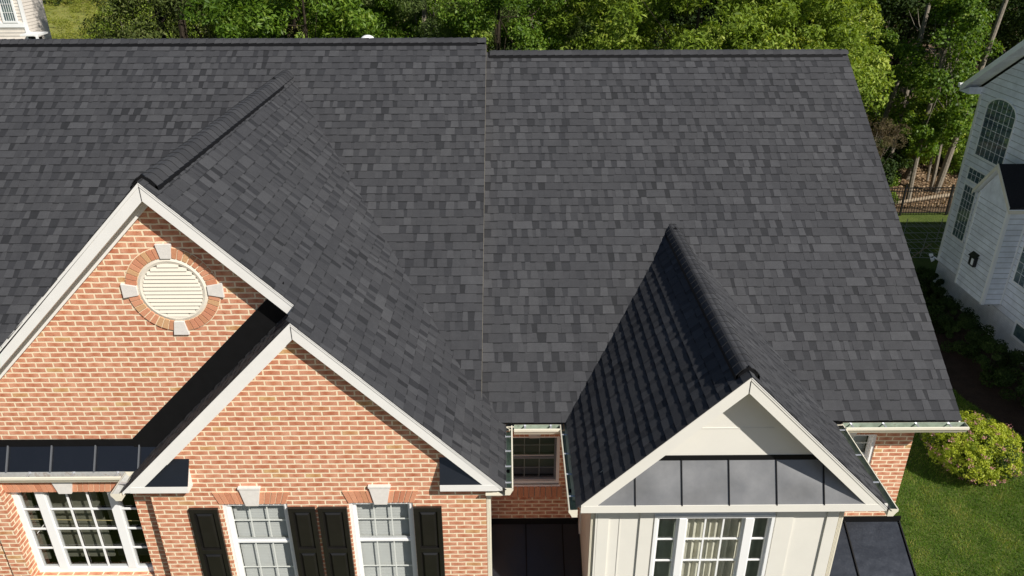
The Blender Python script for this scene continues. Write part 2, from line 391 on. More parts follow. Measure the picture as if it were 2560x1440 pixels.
# back slopes
mb = MB(); Sb = Vector((0, cR, -mR*cR))
shingles(mb, (0, Yr, ZR), Sb, (1, 0, 0), 2.0, lambda s: (XSTEP, XR), seed=3)
slab(mb, [(XR, Yr, ZR), (XR, Yr+6, ZR-mR*6), (XSTEP, Yr+6, ZR-mR*6), (XSTEP, Yr, ZR)], (0, mR*cR, cR), .004, .05)
shingles(mb, (0, Yr, ZL), Sb, (1, 0, 0), 2.0, lambda s: (XL, XSTEP), seed=4)
slab(mb, [(XSTEP-.01, Yr, ZL), (XSTEP-.01, Yr+6, ZL-mR*6), (XL, Yr+6, ZL-mR*6), (XL, Yr, ZL)], (0, mR*cR, cR), .004, .05)
mb.build('roof', ['shingle', 'deck'], H, label='rear roof slope behind the ridge')
# right rake board and gable end
mb = MB(); xr = XR - .035
mb.prism([(xr, YE, ZE-.02), (xr, Yr, ZR-.02), (xr, Yr+6, ZR-.02-6*mR), (xr, Yr+6, ZR-.2-6*mR), (xr, Yr, ZR-.2), (xr, YE, ZE-.2)], (.02, 0, 0))
mb.prism([(7.72, YE, ZE-.17), (7.72, Yr, ZR-.17), (7.72, Yr, ZR-.19), (7.72, YE, ZE-.19)], (XR-.035-7.72, 0, 0))
mb.build('rake_board', 'white', H, label='white rake board along the right end of the roof')
mb = MB(); mb.poly([(7.719, 1.546, GZ), (7.719, 1.546, .1), (7.719, 1.75, .2), (7.719, 1.75, GZ)]); mb.build('wall', 'brick', H); mb = MB(); mb.poly([(7.715, 1.75, GZ), (7.715, Yr+5.6, GZ), (7.715, Yr+5.6, ZR-.1-5.6*mR), (7.715, Yr, ZR-.1), (7.715, 1.75, .3)])
mb.box(-9, 7.71, Yr+5.5, Yr+5.6, GZ, .0)
mb.build('siding_wall', 'siding', H)  # unseen end wall, pale siding picked for its neutral bounce light

# ---------- gable A + B (right faces lie in one plane, z = 2.24 - x)
K = 2.242; c45 = math.sqrt(.5)
XA = -1.394; ZA = K - XA; YA = .335
SA = Vector((c45, 0, -c45)); NA = Vector((c45, 0, c45))
sB = -XA/c45            # slope distance at which x = 0
XE = 2.195; sE = (XE - XA)/c45
def yback(x, z):
    Z = ZL if x < XSTEP - .12 else ZR
    return Yr - (Z - z)/mR + (.30 if x < XSTEP - .12 else .25)
def spanA(s):
    x = XA + s*c45; z = ZA - s*c45
    return ((YA - .012) if x < -.02 else -.012, yback(x, z))
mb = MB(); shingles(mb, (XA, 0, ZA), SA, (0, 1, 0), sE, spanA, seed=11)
slab(mb, [(XA, YA, ZA), (XA, 6.0, ZA), (XE-.02, 1.3, K-XE+.02), (XE-.02, 0, K-XE+.02), (0, 0, K), (0, YA, K)], NA, .004, .03)
ra = mb.build('roof', ['shingle', 'deck'], H, label='right slope shared by the two brick gables')
mb = MB(); ridge_cap(mb, (XA, .44, ZA+.004), (XA, 6.15, ZA+.004), SA, (-c45, 0, -c45), .195, .046, 12); mb.build('ridge_cap', 'shingle', ra)
mb = MB(); ridge_vent(mb, (XA, .435, ZA), (XA, 5.35, ZA), SA, (-c45, 0, -c45), .192, .052); mb.build('ridge_vent', 'black', ra)
mb = MB()
shingles(mb, (XA, 0, ZA), (-c45, 0, -c45), (0, 1, 0), 6.2, lambda s: (YA - .012, max(YA, Yr - (ZL - (ZA - s*c45))/mR + .3)), seed=13)
slab(mb, [(XA, YA, ZA), (XA-4.3, YA, ZA-4.3), (XA-4.3, .9, ZA-4.3), (XA, 6, ZA)], (-c45, 0, c45), .004, .03)
mb.build('roof', ['shingle', 'deck'], H, label='left slope of the tall brick gable')
mb = MB()
shingles(mb, (0, 0, K), (-c45, 0, -c45), (0, 1, 0), 2.215/c45, lambda s: (-.012, .560), seed=14)
slab(mb, [(0, 0, K), (-2.2, 0, K-2.2), (-2.2, .56, K-2.2), (0, .56, K)], (-c45, 0, c45), .004, .03)
mb.build('roof', ['shingle', 'deck'], H, label='narrow left slope of the lower brick gable')

def rake(xa, za, y, xl, xr_, mL=1.0, mRr=1.0, off=.19, th=.022, flat=None, mat='white', drip=True):
    """two mitred rake boards in the plane y, apex (xa, za)"""
    for sgn, xe, mm in ((-1, xl, mL), (1, xr_, mRr)):
        ze = za - mm*abs(xe-xa)
        pts = [(xa, y, za), (xe, y, ze), (xe, y, ze-off), (xa, y, za-off)] if flat is None else \
              [(xa, y, za), (xe, y, ze), (xe, y, min(flat, ze)), (xa + (za-off-flat)/mm*sgn, y, flat), (xa, y, za-off)]
        mb = MB(); mb.prism(pts, (0, th, 0))
        n = Vector((sgn*mm, 0, 1)).normalized()
        # crown moulding strip, proud of the board, along the upper edge
        w = .038
        mb.prism([Vector((xa, y-.006, za+.002)), Vector((xe, y-.006, ze+.002)), Vector((xe, y-.006, ze-w)), Vector((xa, y-.006, za-w))], (0, .004, 0))
        mb.prism([(xa-.0015, y-.0065, za-off+.002), (xa+.0015, y-.0065, za-off+.002), (xa+.0015, y-.0065, za-.01), (xa-.0015, y-.0065, za-.01)], (0, .006, 0), .5, 1)
        o = mb.build('rake_board', [mat, 'room'], H)
        if drip and sgn > 0:
            mb = MB(); a = Vector((xa, y-.010, za-.008)); b = Vector((xe, y-.010, ze-.008))
            mb.prism([a, b, b + Vector((0, 0, .012)), a + Vector((0, 0, .012))], (0, .03, 0)); mb.build('drip_edge', 'white', o)
def soffit(xa, za, y0, y1, xl, xr_, mL=1., mRr=1., o0=.15, o1=.185, mat='white', fr=(.185, .27)):
    mb = MB()
    for sgn, xe, mm in ((-1, xl, mL), (1, xr_, mRr)):
        ze = za - mm*abs(xe-xa)
        mb.prism([(xa, y0, za-o0), (xe, y0, ze-o0), (xe, y0, ze-o1), (xa, y0, za-o1)], (0, y1-y0, 0))
    mb.build('soffit', mat, H)
    mb = MB()
    for sgn, xe, mm in ((-1, xl, mL), (1, xr_, mRr)):
        ze = za - mm*abs(xe-xa); a, b = fr
        mb.prism([(xa, y1-.028, za-a), (xe, y1-.028, ze-a), (xe, y1-.028, ze-b), (xa, y1-.028, za-b)], (0, .026, 0))
        c = a + (b-a)*.4
        mb.prism([(xa, y1-.046, za-a), (xe, y1-.046, ze-a), (xe, y1-.046, ze-c), (xa, y1-.046, za-c)], (0, .016, 0))
    mb.build('frieze_board', mat, H)
# A gable
rake(XA, ZA-.012, YA, XA-4.2, -.03, mL=.985)
soffit(XA, ZA-.012, YA+.023, .535, XA-4.2, -.03, mL=.985)
# B gable
rake(0, K-.010, 0, -2.19, 2.155, flat=.03)
soffit(0, K-.010, .023, .135, -1.80, 1.78, fr=(.185, .225))
# ---------- brick walls
def wall_grid(name, y, xs, zs, holes, parent=H, mat='brick', top=None, depth=.10):
    """wall in plane y facing -Y with rectangular openings and brick reveals"""
    mb = MB(); X = sorted(set(xs + [h[0] for h in holes] + [h[1] for h in holes])); Z = sorted(set(zs + [h[2] for h in holes] + [h[3] for h in holes]))
    for i in range(len(X)-1):
        for j in range(len(Z)-1):
            cx, cz = (X[i]+X[i+1])/2, (Z[j]+Z[j+1])/2
            if any(h[0] < cx < h[1] and h[2] < cz < h[3] for h in holes): continue
            mb.poly([(X[i], y, Z[j]), (X[i+1], y, Z[j]), (X[i+1], y, Z[j+1]), (X[i], y, Z[j+1])])
    for x0, x1, z0, z1 in holes:
        b = y + depth
        mb.poly([(x0, y, z0), (x0, y, z1), (x0, b, z1), (x0, b, z0)]); mb.poly([(x1, y, z0), (x1, b, z0), (x1, b, z1), (x1, y, z1)])
        mb.poly([(x0, y, z0), (x0, b, z0), (x1, b, z0), (x1, y, z0)]); mb.poly([(x0, y, z1), (x1, y, z1), (x1, b, z1), (x0, b, z1)])
    for t in (top or []): mb.poly(t)
    return mb
WB1 = (-1.156, -.384, -1.83, -.257); WB2 = (.337, 1.094, -1.83, -.247)
mb = wall_grid('wall', .135, [-1.963, 1.960], [GZ, .0], [WB1, WB2], top=[[(-1.963, .135, 0), (1.960, .135, 0), (1.960, .135, K-1.960-.05), (0, .135, K-.05), (-1.963, .135, K-1.963-.05)]])
mb.poly([(1.960, .135, GZ), (1.960, 1.545, GZ), (1.960, 1.545, .2), (1.960, .135, .2)])
mb.poly([(-1.963, .135, GZ), (-1.963, .135, .1), (-1.963, .566, .1), (-1.963, .566, GZ)])
mb.build('wall', 'brick', H, label='orange brick wall of the lower front gable')
WA = (-3.830, -2.262, -1.648, -.261)
mb = wall_grid('wall', .38, [-9.2, -1.963], [GZ, .06], [WA], top=[[(XA-3.42, .535, .05), (1.5, .535, .05), (1.5, .535, ZA-.1-(1.5-XA)), (XA, .535, ZA-.1)]])
mb.build('wall', 'brick', H, label='orange brick wall of the taller front gable')
for a_, b_ in ((-2.262, -1.964), (-4.045, -3.832)):
    mb = MB(); mb.box(a_, b_, .300, .379, GZ, -.045); mb.build('brick_pier', 'brick', H)
W1 = (2.17, 2.93, -1.19, -.36); W2 = (6.45, 7.23, -1.19, -.36)
mb = wall_grid('wall', 1.545, [1.955, 7.72], [GZ, .12], [W1, W2])
mb.build('wall', 'brick', H, label='recessed brick wall under the lower eave')

# ---------- masonry details
def lintel(xc, w, z0, z1, y, key=(.13, .24), ztop=None, seedv=1, n_side=5, fan=.06):
    R = random.Random(seedv)
    mb = MB(); mb.prism([(xc-w/2-fan*.9, y-.004, z1), (xc-w/2+.0, y-.004, z0), (xc+w/2, y-.004, z0), (xc+w/2+fan*.9, y-.004, z1)], (0, .003, 0), .5, 1)
    for sgn in (-1, 1):
        k0b, k0t = key[0]/2, key[1]/2 - .02
        for i in range(n_side):
            ab0 = k0b + (w/2-k0b)*i/n_side; ab1 = k0b + (w/2-k0b)*(i+1)/n_side
            at0 = k0t + (w/2+fan-k0t)*i/n_side; at1 = k0t + (w/2+fan-k0t)*(i+1)/n_side
            g = .0055; dy = R.uniform(0, .003)
            P = [(xc+sgn*(ab0+g), y-.012-dy, z0), (xc+sgn*(ab1-g), y-.012-dy, z0), (xc+sgn*(at1-g), y-.012-dy, z1-.006), (xc+sgn*(at0+g), y-.012-dy, z1-.006)]
            if sgn < 0: P.reverse()
            mb.prism(P, (0, .012, 0), R.random()*.9)
    mb.build('brick_arch', ['unit', 'mortar'], H)
    ztop = ztop or z1 + .075
    mb = MB(); a, b = key[0]/2, key[1]/2
    mb.prism([(xc-a, y-.035, z0-.012), (xc+a, y-.035, z0-.012), (xc+b, y-.035, ztop-.03), (xc-b, y-.035, ztop-.03)], (0, .036, 0))
    mb.prism([(xc-b-.008, y-.042, ztop-.03), (xc+b+.008, y-.042, ztop-.03), (xc+b+.008, y-.042, ztop), (xc-b-.008, y-.042, ztop)], (0, .043, 0))
    mb.build('keystone', 'stone', H, bevel=.003)
lintel(-.786, .785, -.252, -.075, .135, (.15, .245), .012, 21, 5)
lintel(.724, .775, -.242, -.065, .135, (.15, .245), .022, 22, 5)
lintel(2.580, .78, -.36, -.17, 1.545, (.14, .24), -.10, 23, 5)
lintel(6.840, .78, -.36, -.17, 1.545, (.14, .24), -.10, 24, 5)
lintel(-3.098, 1.45, -.261, -.06, .38, (.155, .25), -.062, 25, 10)
def rowlock(x0, x1, z0, z1, y, seedv):
    R = random.Random(seedv); mb = MB(); mb.box(x0, x1, y-.006, y-.002, z0, z1, .5, 1); n = int((x1-x0)/.072)
    for i in range(n):
        a = x0 + (x1-x0)*i/n; b = x0 + (x1-x0)*(i+1)/n
        mb.box(a+.005, b-.005, y-.028, y-.006, z0+.004, z1, R.random()*.9)
    mb.build('brick_sill', ['unit', 'mortar'], H)
rowlock(2.12, 2.98, -1.40, -1.215, 1.545, 31); rowlock(6.40, 7.28, -1.40, -1.215, 1.545, 32)
rowlock(-3.83, -2.26, -1.86, -1.67, .38, 33)
rowlock(-1.18, -.36, -2.04, -1.85, .135, 34); rowlock(.31, 1.12, -2.04, -1.85, .135, 35)

# ---------- round louvred vent in gable A
VX, VZ, VY = -1.368, 2.358, .535
def ringpts(r, k, n): a = 2*math.pi*k/n; return VX + r*math.cos(a), VZ + r*math.sin(a)
mb = MB(); n = 48
for k in range(n):
    (x0, z0), (x1, z1) = ringpts(.318, k, n), ringpts(.318, k+1, n); (X0, Z0), (X1, Z1) = ringpts(.372, k, n), ringpts(.372, k+1, n)
    (m0, q0), (m1, q1) = ringpts(.345, k, n), ringpts(.345, k+1, n)
    mb.poly([(x0, VY-.012, z0), (m0, VY-.020, q0), (m1, VY-.020, q1), (x1, VY-.012, z1)]); mb.poly([(m0, VY-.020, q0), (X0, VY-.010, Z0), (X1, VY-.010, Z1), (m1, VY-.020, q1)])
    mb.poly([(X0, VY-.010, Z0), (X0, VY, Z0), (X1, VY, Z1), (X1, VY-.010, Z1)]); mb.poly([(x0, VY-.012, z0), (x1, VY-.012, z1), (x1, VY, z1), (x0, VY, z0)])
vt = mb.build('louvred_vent', 'ventcream', H, label='round cream gable vent with a brick surround')
mb = MB(); ns = 14
mb.poly([(ringpts(.32, k, 40)[0], VY-.0015, ringpts(.32, k, 40)[1]) for k in range(40)], .5, 1)
for i in range(ns):
    zc = -.318 + .636*(i+.5)/ns; hw = math.sqrt(max(.0001, .318**2 - zc**2)) - .004; h = .636/ns
    mb.hexa([(VX-hw, VY-.022, VZ+zc-h*.52), (VX+hw, VY-.022, VZ+zc-h*.52), (VX+hw, VY-.018, VZ+zc-h*.52), (VX-hw, VY-.018, VZ+zc-h*.52),
             (VX-hw, VY-.007, VZ+zc+h*.42), (VX+hw, VY-.007, VZ+zc+h*.42), (VX+hw, VY-.003, VZ+zc+h*.42), (VX-hw, VY-.003, VZ+zc+h*.42)])
mb.build('louvre_slats', ['ventcream', 'room'], vt)
mb = MB(); R = random.Random(41); n = 44
for k in range(40): # mortar bed ring
    (x0, z0), (x1, z1) = ringpts(.372, k, 40), ringpts(.372, k+1, 40); (X0, Z0), (X1, Z1) = ringpts(.505, k, 40), ringpts(.505, k+1, 40)
    mb.poly([(x0, VY-.006, z0), (X0, VY-.006, Z0), (X1, VY-.006, Z1), (x1, VY-.006, z1)], .5, 1)
for k in range(n):
    a = 2*math.pi*(k+.5)/n
    if min(abs((a - q + math.pi) % (2*math.pi) - math.pi) for q in (0, math.pi/2, math.pi, 3*math.pi/2)) < .17: continue
    P = []
    for r, s_ in ((.380, -1), (.495, -1), (.495, 1), (.380, 1)):
        aa = a + s_*(math.pi/n - .0065/r*1.0); P.append((VX + r*math.cos(aa), VY-.018, VZ + r*math.sin(aa)))
    mb.prism(P, (0, .016, 0), R.choice((.1, .3, .5, .7, .9, 1.0)))
mb.build('brick_ring', ['unit', 'mortar'], vt)
for q in range(4):
    mb = MB(); a = q*math.pi/2; ca, sa = math.cos(a), math.sin(a)
    def T(r, t, y): return (VX + r*ca - t*sa, y, VZ + r*sa + t*ca)
    mb.prism([T(.375, -.055, VY-.032), T(.54, -.085, VY-.032), T(.54, .085, VY-.032), T(.375, .055, VY-.032)], (0, .031, 0))
    mb.build('keystone', 'stone', vt, bevel=.003)

# ---------- windows
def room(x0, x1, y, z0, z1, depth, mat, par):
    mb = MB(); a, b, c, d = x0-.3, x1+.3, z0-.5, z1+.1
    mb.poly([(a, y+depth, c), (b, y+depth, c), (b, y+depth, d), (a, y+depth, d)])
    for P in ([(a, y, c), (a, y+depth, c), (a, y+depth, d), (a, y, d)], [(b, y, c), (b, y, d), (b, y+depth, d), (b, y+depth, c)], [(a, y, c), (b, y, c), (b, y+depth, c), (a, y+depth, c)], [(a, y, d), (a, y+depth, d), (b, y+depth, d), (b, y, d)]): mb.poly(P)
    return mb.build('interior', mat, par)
def pane(x0, x1, z0, z1, y, par, mat='glass'):
    mb = MB(); mb.poly([(x0, y, z0), (x1, y, z0), (x1, y, z1), (x0, y, z1)]); return mb.build('pane', mat, par)
def frame_rect(mb, x0, x1, z0, z1, w, y0, y1, wb=None):
    wb = wb or w
    mb.box(x0, x0+w, y0, y1, z0, z1); mb.box(x1-w, x1, y0, y1, z0, z1)
    mb.box(x0+w, x1-w, y0, y1, z1-w, z1); mb.box(x0+w, x1-w, y0, y1, z0, z0+wb)
def grille(mb, x0, x1, z0, z1, nx, nz, y0, y1, w=.018, skipx=(), skipz=()):
    for i in range(1, nx): c = x0 + (x1-x0)*i/nx; mb.box(c-w/2, c+w/2, y0, y1, z0, z1)
    for j in range(1, nz): c = z0 + (z1-z0)*j/nz; mb.box(x0, x1, y0-.001, y1+.001, c-w/2, c+w/2)
def blinds(x0, x1, z0, z1, y, par, mat='blind'):
    mb = MB(); n = int((z1-z0)/.025)
    for i in range(n):
        z = z0 + (z1-z0)*(i+.5)/n; mb.poly([(x0, y-.006, z-.0135), (x1, y-.006, z-.0135), (x1, y+.006, z+.012), (x0, y+.006, z+.012)], .5)
    mb.build('blind', mat, par)
def double_hung(W, y, zmid, blind=True, label=None, ny=2, ms=3, sash='vinyl'):
    x0, x1, z0, z1 = W
    mb = MB(); frame_rect(mb, x0, x1, z0, z1, .042, y+.018, y+.105)           # outer frame in the reveal
    wn = mb.build('window', 'vinyl', H)
    mb = MB(); frame_rect(mb, x0+.043, x1-.043, z0+.043, z1-.043, .028, y+.060, y+.100); mb.build('sash', sash, wn)
    if label: wn['label'] = label
    mb = MB(); mb.box(x0+.07, x1-.07, y+.060, y+.096, zmid-.016, zmid+.014); mb.build('meeting_rail', sash, wn)
    mb = MB(); mb.box(x0+.075, x1-.075, y+.078, y+.098, zmid+.014, zmid+.038); mb.build('sash_rail', 'blind', wn)
    gx0, gx1 = x0+.07, x1-.07
    mb = MB(); grille(mb, gx0, gx1, zmid+.05, z1-.06, ms, ny, y+.083, y+.089, .014); grille(mb, gx0, gx1, z0+.07, zmid-.022, ms, ny, y+.083, y+.089, .014)
    mb.build('grille', sash, wn)
    pane(gx0, gx1, z0+.07, z1-.058, y+.080, wn)
    if blind: blinds(gx0-.01, gx1+.01, z0+.07, z1-.06, y+.150, wn, blind if isinstance(blind, str) else 'blind')
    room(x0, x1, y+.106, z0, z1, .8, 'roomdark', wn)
    mb = MB(); mb.box(x0-.015, x1+.015, y-.012, y+.03, z0-.035, z0); mb.build('sill', 'vinyl', wn)
    return wn
double_hung(WB1, .135, -.905, label='tall front window left of the middle shutters')
double_hung(WB2, .135, -.895, label='tall front window right of the middle shutters')
M['sashgrey'] = mat_simple('shadowed_grey_sash', (.16, .18, .21), .5, .4, .05)  # shade of the recess is put into the sash colour
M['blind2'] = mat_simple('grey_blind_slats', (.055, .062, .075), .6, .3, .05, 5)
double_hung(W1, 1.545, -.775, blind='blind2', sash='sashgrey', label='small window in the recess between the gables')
double_hung(W2, 1.545, -.775, blind='blind', label='small window at the right end under the eave')
# shutters
def shutter(x0, x1, z0, z1, y, lab):
    mb = MB(); st = .052
    mb.box(x0, x0+st, y-.040, y-.002, z0, z1); mb.box(x1-st, x1, y-.040, y-.002, z0, z1)
    zm = z1 - .665
    rails = [(z1-.06, z1), (zm-.035, zm+.035), (z0, z0+.08)]
    for a, b in rails: mb.box(x0+st, x1-st, y-.040, y-.002, a, b)
    o = mb.build('shutter', 'shutter', H, bevel=.003); o['label'] = lab
    for a, b in ((zm+.035, z1-.06), (z0+.08, zm-.035)):
        mb = MB(); X0, X1 = x0+st, x1-st
        mb.poly([(X0, y-.012, a), (X1, y-.012, a), (X1, y-.012, b), (X0, y-.012, b)])
        i, j = .012, .042
        A = [(X0+i, y-.0125, a+i), (X1-i, y-.0125, a+i), (X1-i, y-.0125, b-i), (X0+i, y-.0125, b-i)]
        B = [(X0+j, y-.036, a+j), (X1-j, y-.036, a+j), (X1-j, y-.036, b-j), (X0+j, y-.036, b-j)]
        for q in range(4): mb.poly([A[q], A[(q+1) % 4], B[(q+1) % 4], B[q]])
        mb.poly(B); mb.build('panel', 'shutter', o)
shutter(-1.542, -1.203, -1.87, -.308, .135, 'leftmost black panelled shutter'); shutter(-.376, -.060, -1.87, -.301, .135, 'black shutter right of the left front window')
shutter(-.024, .318, -1.87, -.301, .135, 'black shutter left of the right front window'); shutter(1.102, 1.433, -1.87, -.306, .135, 'rightmost black panelled shutter')
# big casement in wall A
x0, x1, z0, z1 = WA; y = .38
mb = MB(); frame_rect(mb, x0, x1, z0, z1, .07, y+.075, y+.14, .07)
mb.box(-3.545, -3.435, y+.068, y+.14, z0+.07, z1-.05); mb.box(-2.665, -2.555, y+.068, y+.14, z0+.07, z1-.05)
wn = mb.build('window', 'vinyl', H, bevel=.004, label='wide white picture window at the lower left')
for k, (a, b, nx) in enumerate(((x0+.07, -3.545, 1), (-3.435, -2.665, 3), (-2.555, x1-.03, 1))):
    mb = MB(); frame_rect(mb, a, b, z0+.07, z1-.05, .014, y+.095, y+.125); mb.build('sash', 'blind', wn)
    mb = MB(); grille(mb, a+.01, b-.01, z0+.08, z1-.04, nx, 4, y+.086, y+.100, .021); mb.build('grille', 'vinyl', wn)
    pane(a+.01, b-.01, z0+.08, z1-.06, y+.112, wn, 'glass')
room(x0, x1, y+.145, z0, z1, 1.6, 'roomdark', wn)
mb = MB()
mb.box(-4.15, -3.80, y+.30, y+.33, z0+.0, z1-.06); mb.box(-3.77, -3.36, y+.34, y+.37, z0+.0, z1-.12); mb.box(-3.33, -2.98, y+.34, y+.37, z0+.0, z1-.12); mb.box(-2.90, -2.72, y+.34, y+.37, z0+.45, z1-.2); mb.box(-3.0, -2.4, y+.45, y+.48, z0-.1, z0+.12)
mb.build('reflection_panels', 'reflectpanel', wn)  # boxes behind the glass stand in for reflections on the panes
mb = MB(); mb.bar((-3.8, y+.16, z1-.58), (-2.3, y+.16, z1-.62), .006); mb.bar((-3.74, y+.15, z1-.80), (-3.55, y+.15, z1-.58), .012, mi=1); mb.build('cord', ['gold', 'vinyl'], wn)

# ---------- board-clad projecting bay G
XG, ZG0, YG, YW = 4.676, 1.808, -.384, -.134
mG = .992
cG = 1/math.hypot(1, mG); SL = Vector((-cG, 0, -mG*cG)); SR = Vector((cG, 0, -mG*cG))
GL = 1.700/cG
def backG(s):
    z = ZG0 - s*mG*cG; return Yr - (ZR - z)/mR + .25
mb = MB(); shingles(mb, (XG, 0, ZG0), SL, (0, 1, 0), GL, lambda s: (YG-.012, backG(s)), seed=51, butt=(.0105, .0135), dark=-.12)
slab(mb, [(XG, YG, ZG0), (XG-1.69, YG, ZG0-1.69*mG), (XG-1.69, 1.2, ZG0-1.69*mG), (XG, 3.7, ZG0)], (-mG, 0, 1), .004, .03)
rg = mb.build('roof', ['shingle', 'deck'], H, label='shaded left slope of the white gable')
mb = MB(); GR = 1.780/cG; shingles(mb, (XG, 0, ZG0), SR, (0, 1, 0), GR, lambda s: (YG-.012, backG(s)), seed=52)
slab(mb, [(XG, YG, ZG0), (XG+1.77, YG, ZG0-1.77*mG), (XG+1.77, 1.2, ZG0-1.77*mG), (XG, 3.7, ZG0)], (mG, 0, 1), .004, .03)
mb.build('roof', ['shingle', 'deck'], H, label='lit right slope of the white gable')
mb = MB(); ridge_cap(mb, (XG, -.27, ZG0+.004), (XG, 3.85, ZG0+.004), SL, SR, .175, .050, 53); mb.build('ridge_cap', 'shingle', rg)
mb = MB(); ridge_vent(mb, (XG, -.275, ZG0), (XG, 3.55, ZG0), SL, SR, .172, .056); mb.build('ridge_vent', 'black', rg)
rake(XG, ZG0-.014, YG, 3.02, 6.40, mL=mG, mRr=mG, flat=.055, mat='cream')
mb = MB(); mb.box(3.02, 6.40, YG-.003, YG+.018, .040, .135); mb.build('fascia', 'cream', H, label='flat cream band under the small metal roof')
soffit(XG, ZG0-.014, YG+.023, YW, 3.12, 6.25, mL=mG, mRr=mG, mat='cream', fr=(.185, .20))
# gable wall and body
mb = MB(); mb.poly([(3.243, YW, GZ), (6.02, YW, GZ), (6.02, YW, .45), (XG, YW, ZG0-.1), (3.243, YW, .42)])
mb.poly([(3.243, YW, GZ), (3.243, YW, .3), (3.243, 1.545, .3), (3.243, 1.545, GZ)]); mb.poly([(6.02, YW, GZ), (6.02, 1.545, GZ), (6.02, 1.545, .3), (6.02, YW, .3)])
mb.f.pop(0); mb.t.pop(0); mb.m.pop(0)
WG = (3.90, 5.285, -1.60, -.215)
g2 = wall_grid('w', YW, [3.243, 6.02], [GZ, .40], [WG], depth=.05, top=[[(3.243, YW, .40), (6.02, YW, .40), (XG, YW, ZG0-.1)]])
b = len(mb.v); mb.v += g2.v; mb.f += [tuple(i+b for i in f) for f in g2.f]; mb.t += g2.t; mb.m += g2.m
mb.build('panel_wall', 'cream', H, label='cream board and batten wall of the projecting bay')
mb = MB()   # battens / trim boards
for a, b_ in ((3.245, 3.375), (3.735, 3.885), (5.300, 5.50), (5.885, 6.018)): mb.box(a, b_, YW-.022, YW-.001, GZ, .03)
for xx in (3.50,): mb.box(xx, xx+.012, YW-.006, YW-.001, GZ, .03)
mb.box(4.25, 5.10, YW-.006, YW-.001, .985, .995)
mb.box(3.243-.022, 3.243-.001, YW-.022, YW+.12, GZ, .05); mb.box(3.243-.022, 3.243-.001, 1.40, 1.53, GZ, .05)
mb.build('trim_boards', 'cream', H)
mb = MB(); mb.box(2.95, 3.24, YW, 1.5, -.005, .012); mb.build('soffit', 'creamtrim', H); mb = MB(); mb.box(6.02, 6.44, YW, 1.5, -.005, .012); mb.build('soffit', 'creamtrim', H); mb = MB()
mb.box(1.96, 2.19, .02, 1.5, -.06, -.045); mb.box(2.2, 2.95, 1.21, 1.54, -.03, -.015); mb.box(6.45, 8.02, 1.21, 1.54, -.03, -.015); mb.build('soffit', 'creamtrim', H)
# triple window
x0, x1, z0, z1 = WG
mb = MB(); frame_rect(mb, x0, x1, z0, z1, .038, YW-.030, YW+.06)
mb.box(4.185, 4.268, YW-.036, YW+.06, z0+.038, z1-.038); mb.box(4.945, 5.040, YW-.036, YW+.06, z0+.038, z1-.038)
wn = mb.build('window', 'vinyl', H, bevel=.003, label='white triple window with curtains in the cream bay')
for a, b_, nx, cm in ((x0+.038, 4.185, 1, 2), (4.268, 4.945, 3, 1), (5.040, x1-.038, 1, 2)):
    mb = MB(); frame_rect(mb, a, b_, z0+.038, z1-.038, .022, YW-.005, YW+.04); mb.build('sash', 'vinyl', wn)
    mb = MB(); grille(mb, a+.022, b_-.022, z1-.055-4*.335, z1-.055, nx, 4, YW+.012, YW+.022, .020); mb.build('grille', 'vinyl', wn)
    pane(a+.02, b_-.02, z0+.05, z1-.055, YW+.028, wn)
    mb = MB(); n = 60; yy = YW + .16; R = random.Random(int(a*100))
    xs = [a-.05 + (b_-a+.1)*i/n for i in range(n+1)]; f1 = 2*math.pi/(.085 if cm == 1 else .14)
    dep = [(.028 if cm == 1 else .016)*math.sin(f1*(q-a)) + .012*math.sin(f1*.43*(q-a)+1.3) for q in xs]
    for i in range(n): mb.poly([(xs[i], yy+dep[i], z0-.1), (xs[i+1], yy+dep[i+1], z0-.1), (xs[i+1], yy+dep[i+1]*.7, z1), (xs[i], yy+dep[i]*.7, z1)])
    mb.build('curtain', 'curtain' if cm == 1 else 'curtain2', wn, smooth=True)
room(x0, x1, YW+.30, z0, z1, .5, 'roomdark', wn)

# ---------- standing seam roofs
def seam_roof(pts, seams, y0z0, y1z1, label, flash=None, thick=.012, mat='metal', x_left=False):
    """pts: outline on the slope; seams: list of (x0_low, x_high, t) ; y0z0 front edge (y,z); y1z1 wall edge"""
    mb = MB(); n = Vector((0, -(y1z1[1]-y0z0[1]), (y1z1[0]-y0z0[0]))).normalized(); sm_ = 2 if x_left else 1
    mb.prism(pts, -n*thick)
    for xl, xh, t0, t1 in seams:
        a = Vector((xl, y0z0[0] + (y1z1[0]-y0z0[0])*t0, y0z0[1] + (y1z1[1]-y0z0[1])*t0)); b = Vector((xh, y0z0[0] + (y1z1[0]-y0z0[0])*t1, y0z0[1] + (y1z1[1]-y0z0[1])*t1))
        w_ = .6 if mat == 'steel' else 1.0
        mb.bar(a + n*.011*w_, b + n*.011*w_, .008*w_, .024*w_, upv=n, mi=sm_)
        mb.bar(a + n*.022*w_, b + n*.022*w_, .016*w_, .005, upv=n, mi=sm_)
    o = mb.build('metal_roof', [mat, 'flash', 'seamgrey'], H, label=label)
    if flash:
        mb = MB(); mb.box(*flash); mb.build('flashing', 'flash', o)
    return o
# G pent
y0, z0_, y1, z1_ = YG+.004, .128, YW-.004, .575
seam_roof([(3.15, y0, z0_), (6.20, y0, z0_), (5.72, y1, z1_), (3.64, y1, z1_)], [(3.618, 3.618, .0, .75), (4.133, 4.133, 0, 1), (4.653, 4.653, 0, 1), (5.178, 5.178, 0, 1), (5.699, 5.699, 0, .93)], (y0, z0_), (y1, z1_), 'dark standing seam skirt roof under the cream gable', (3.60, 5.72, YW-.012, YW-.001, .565, .628), mat='steel')
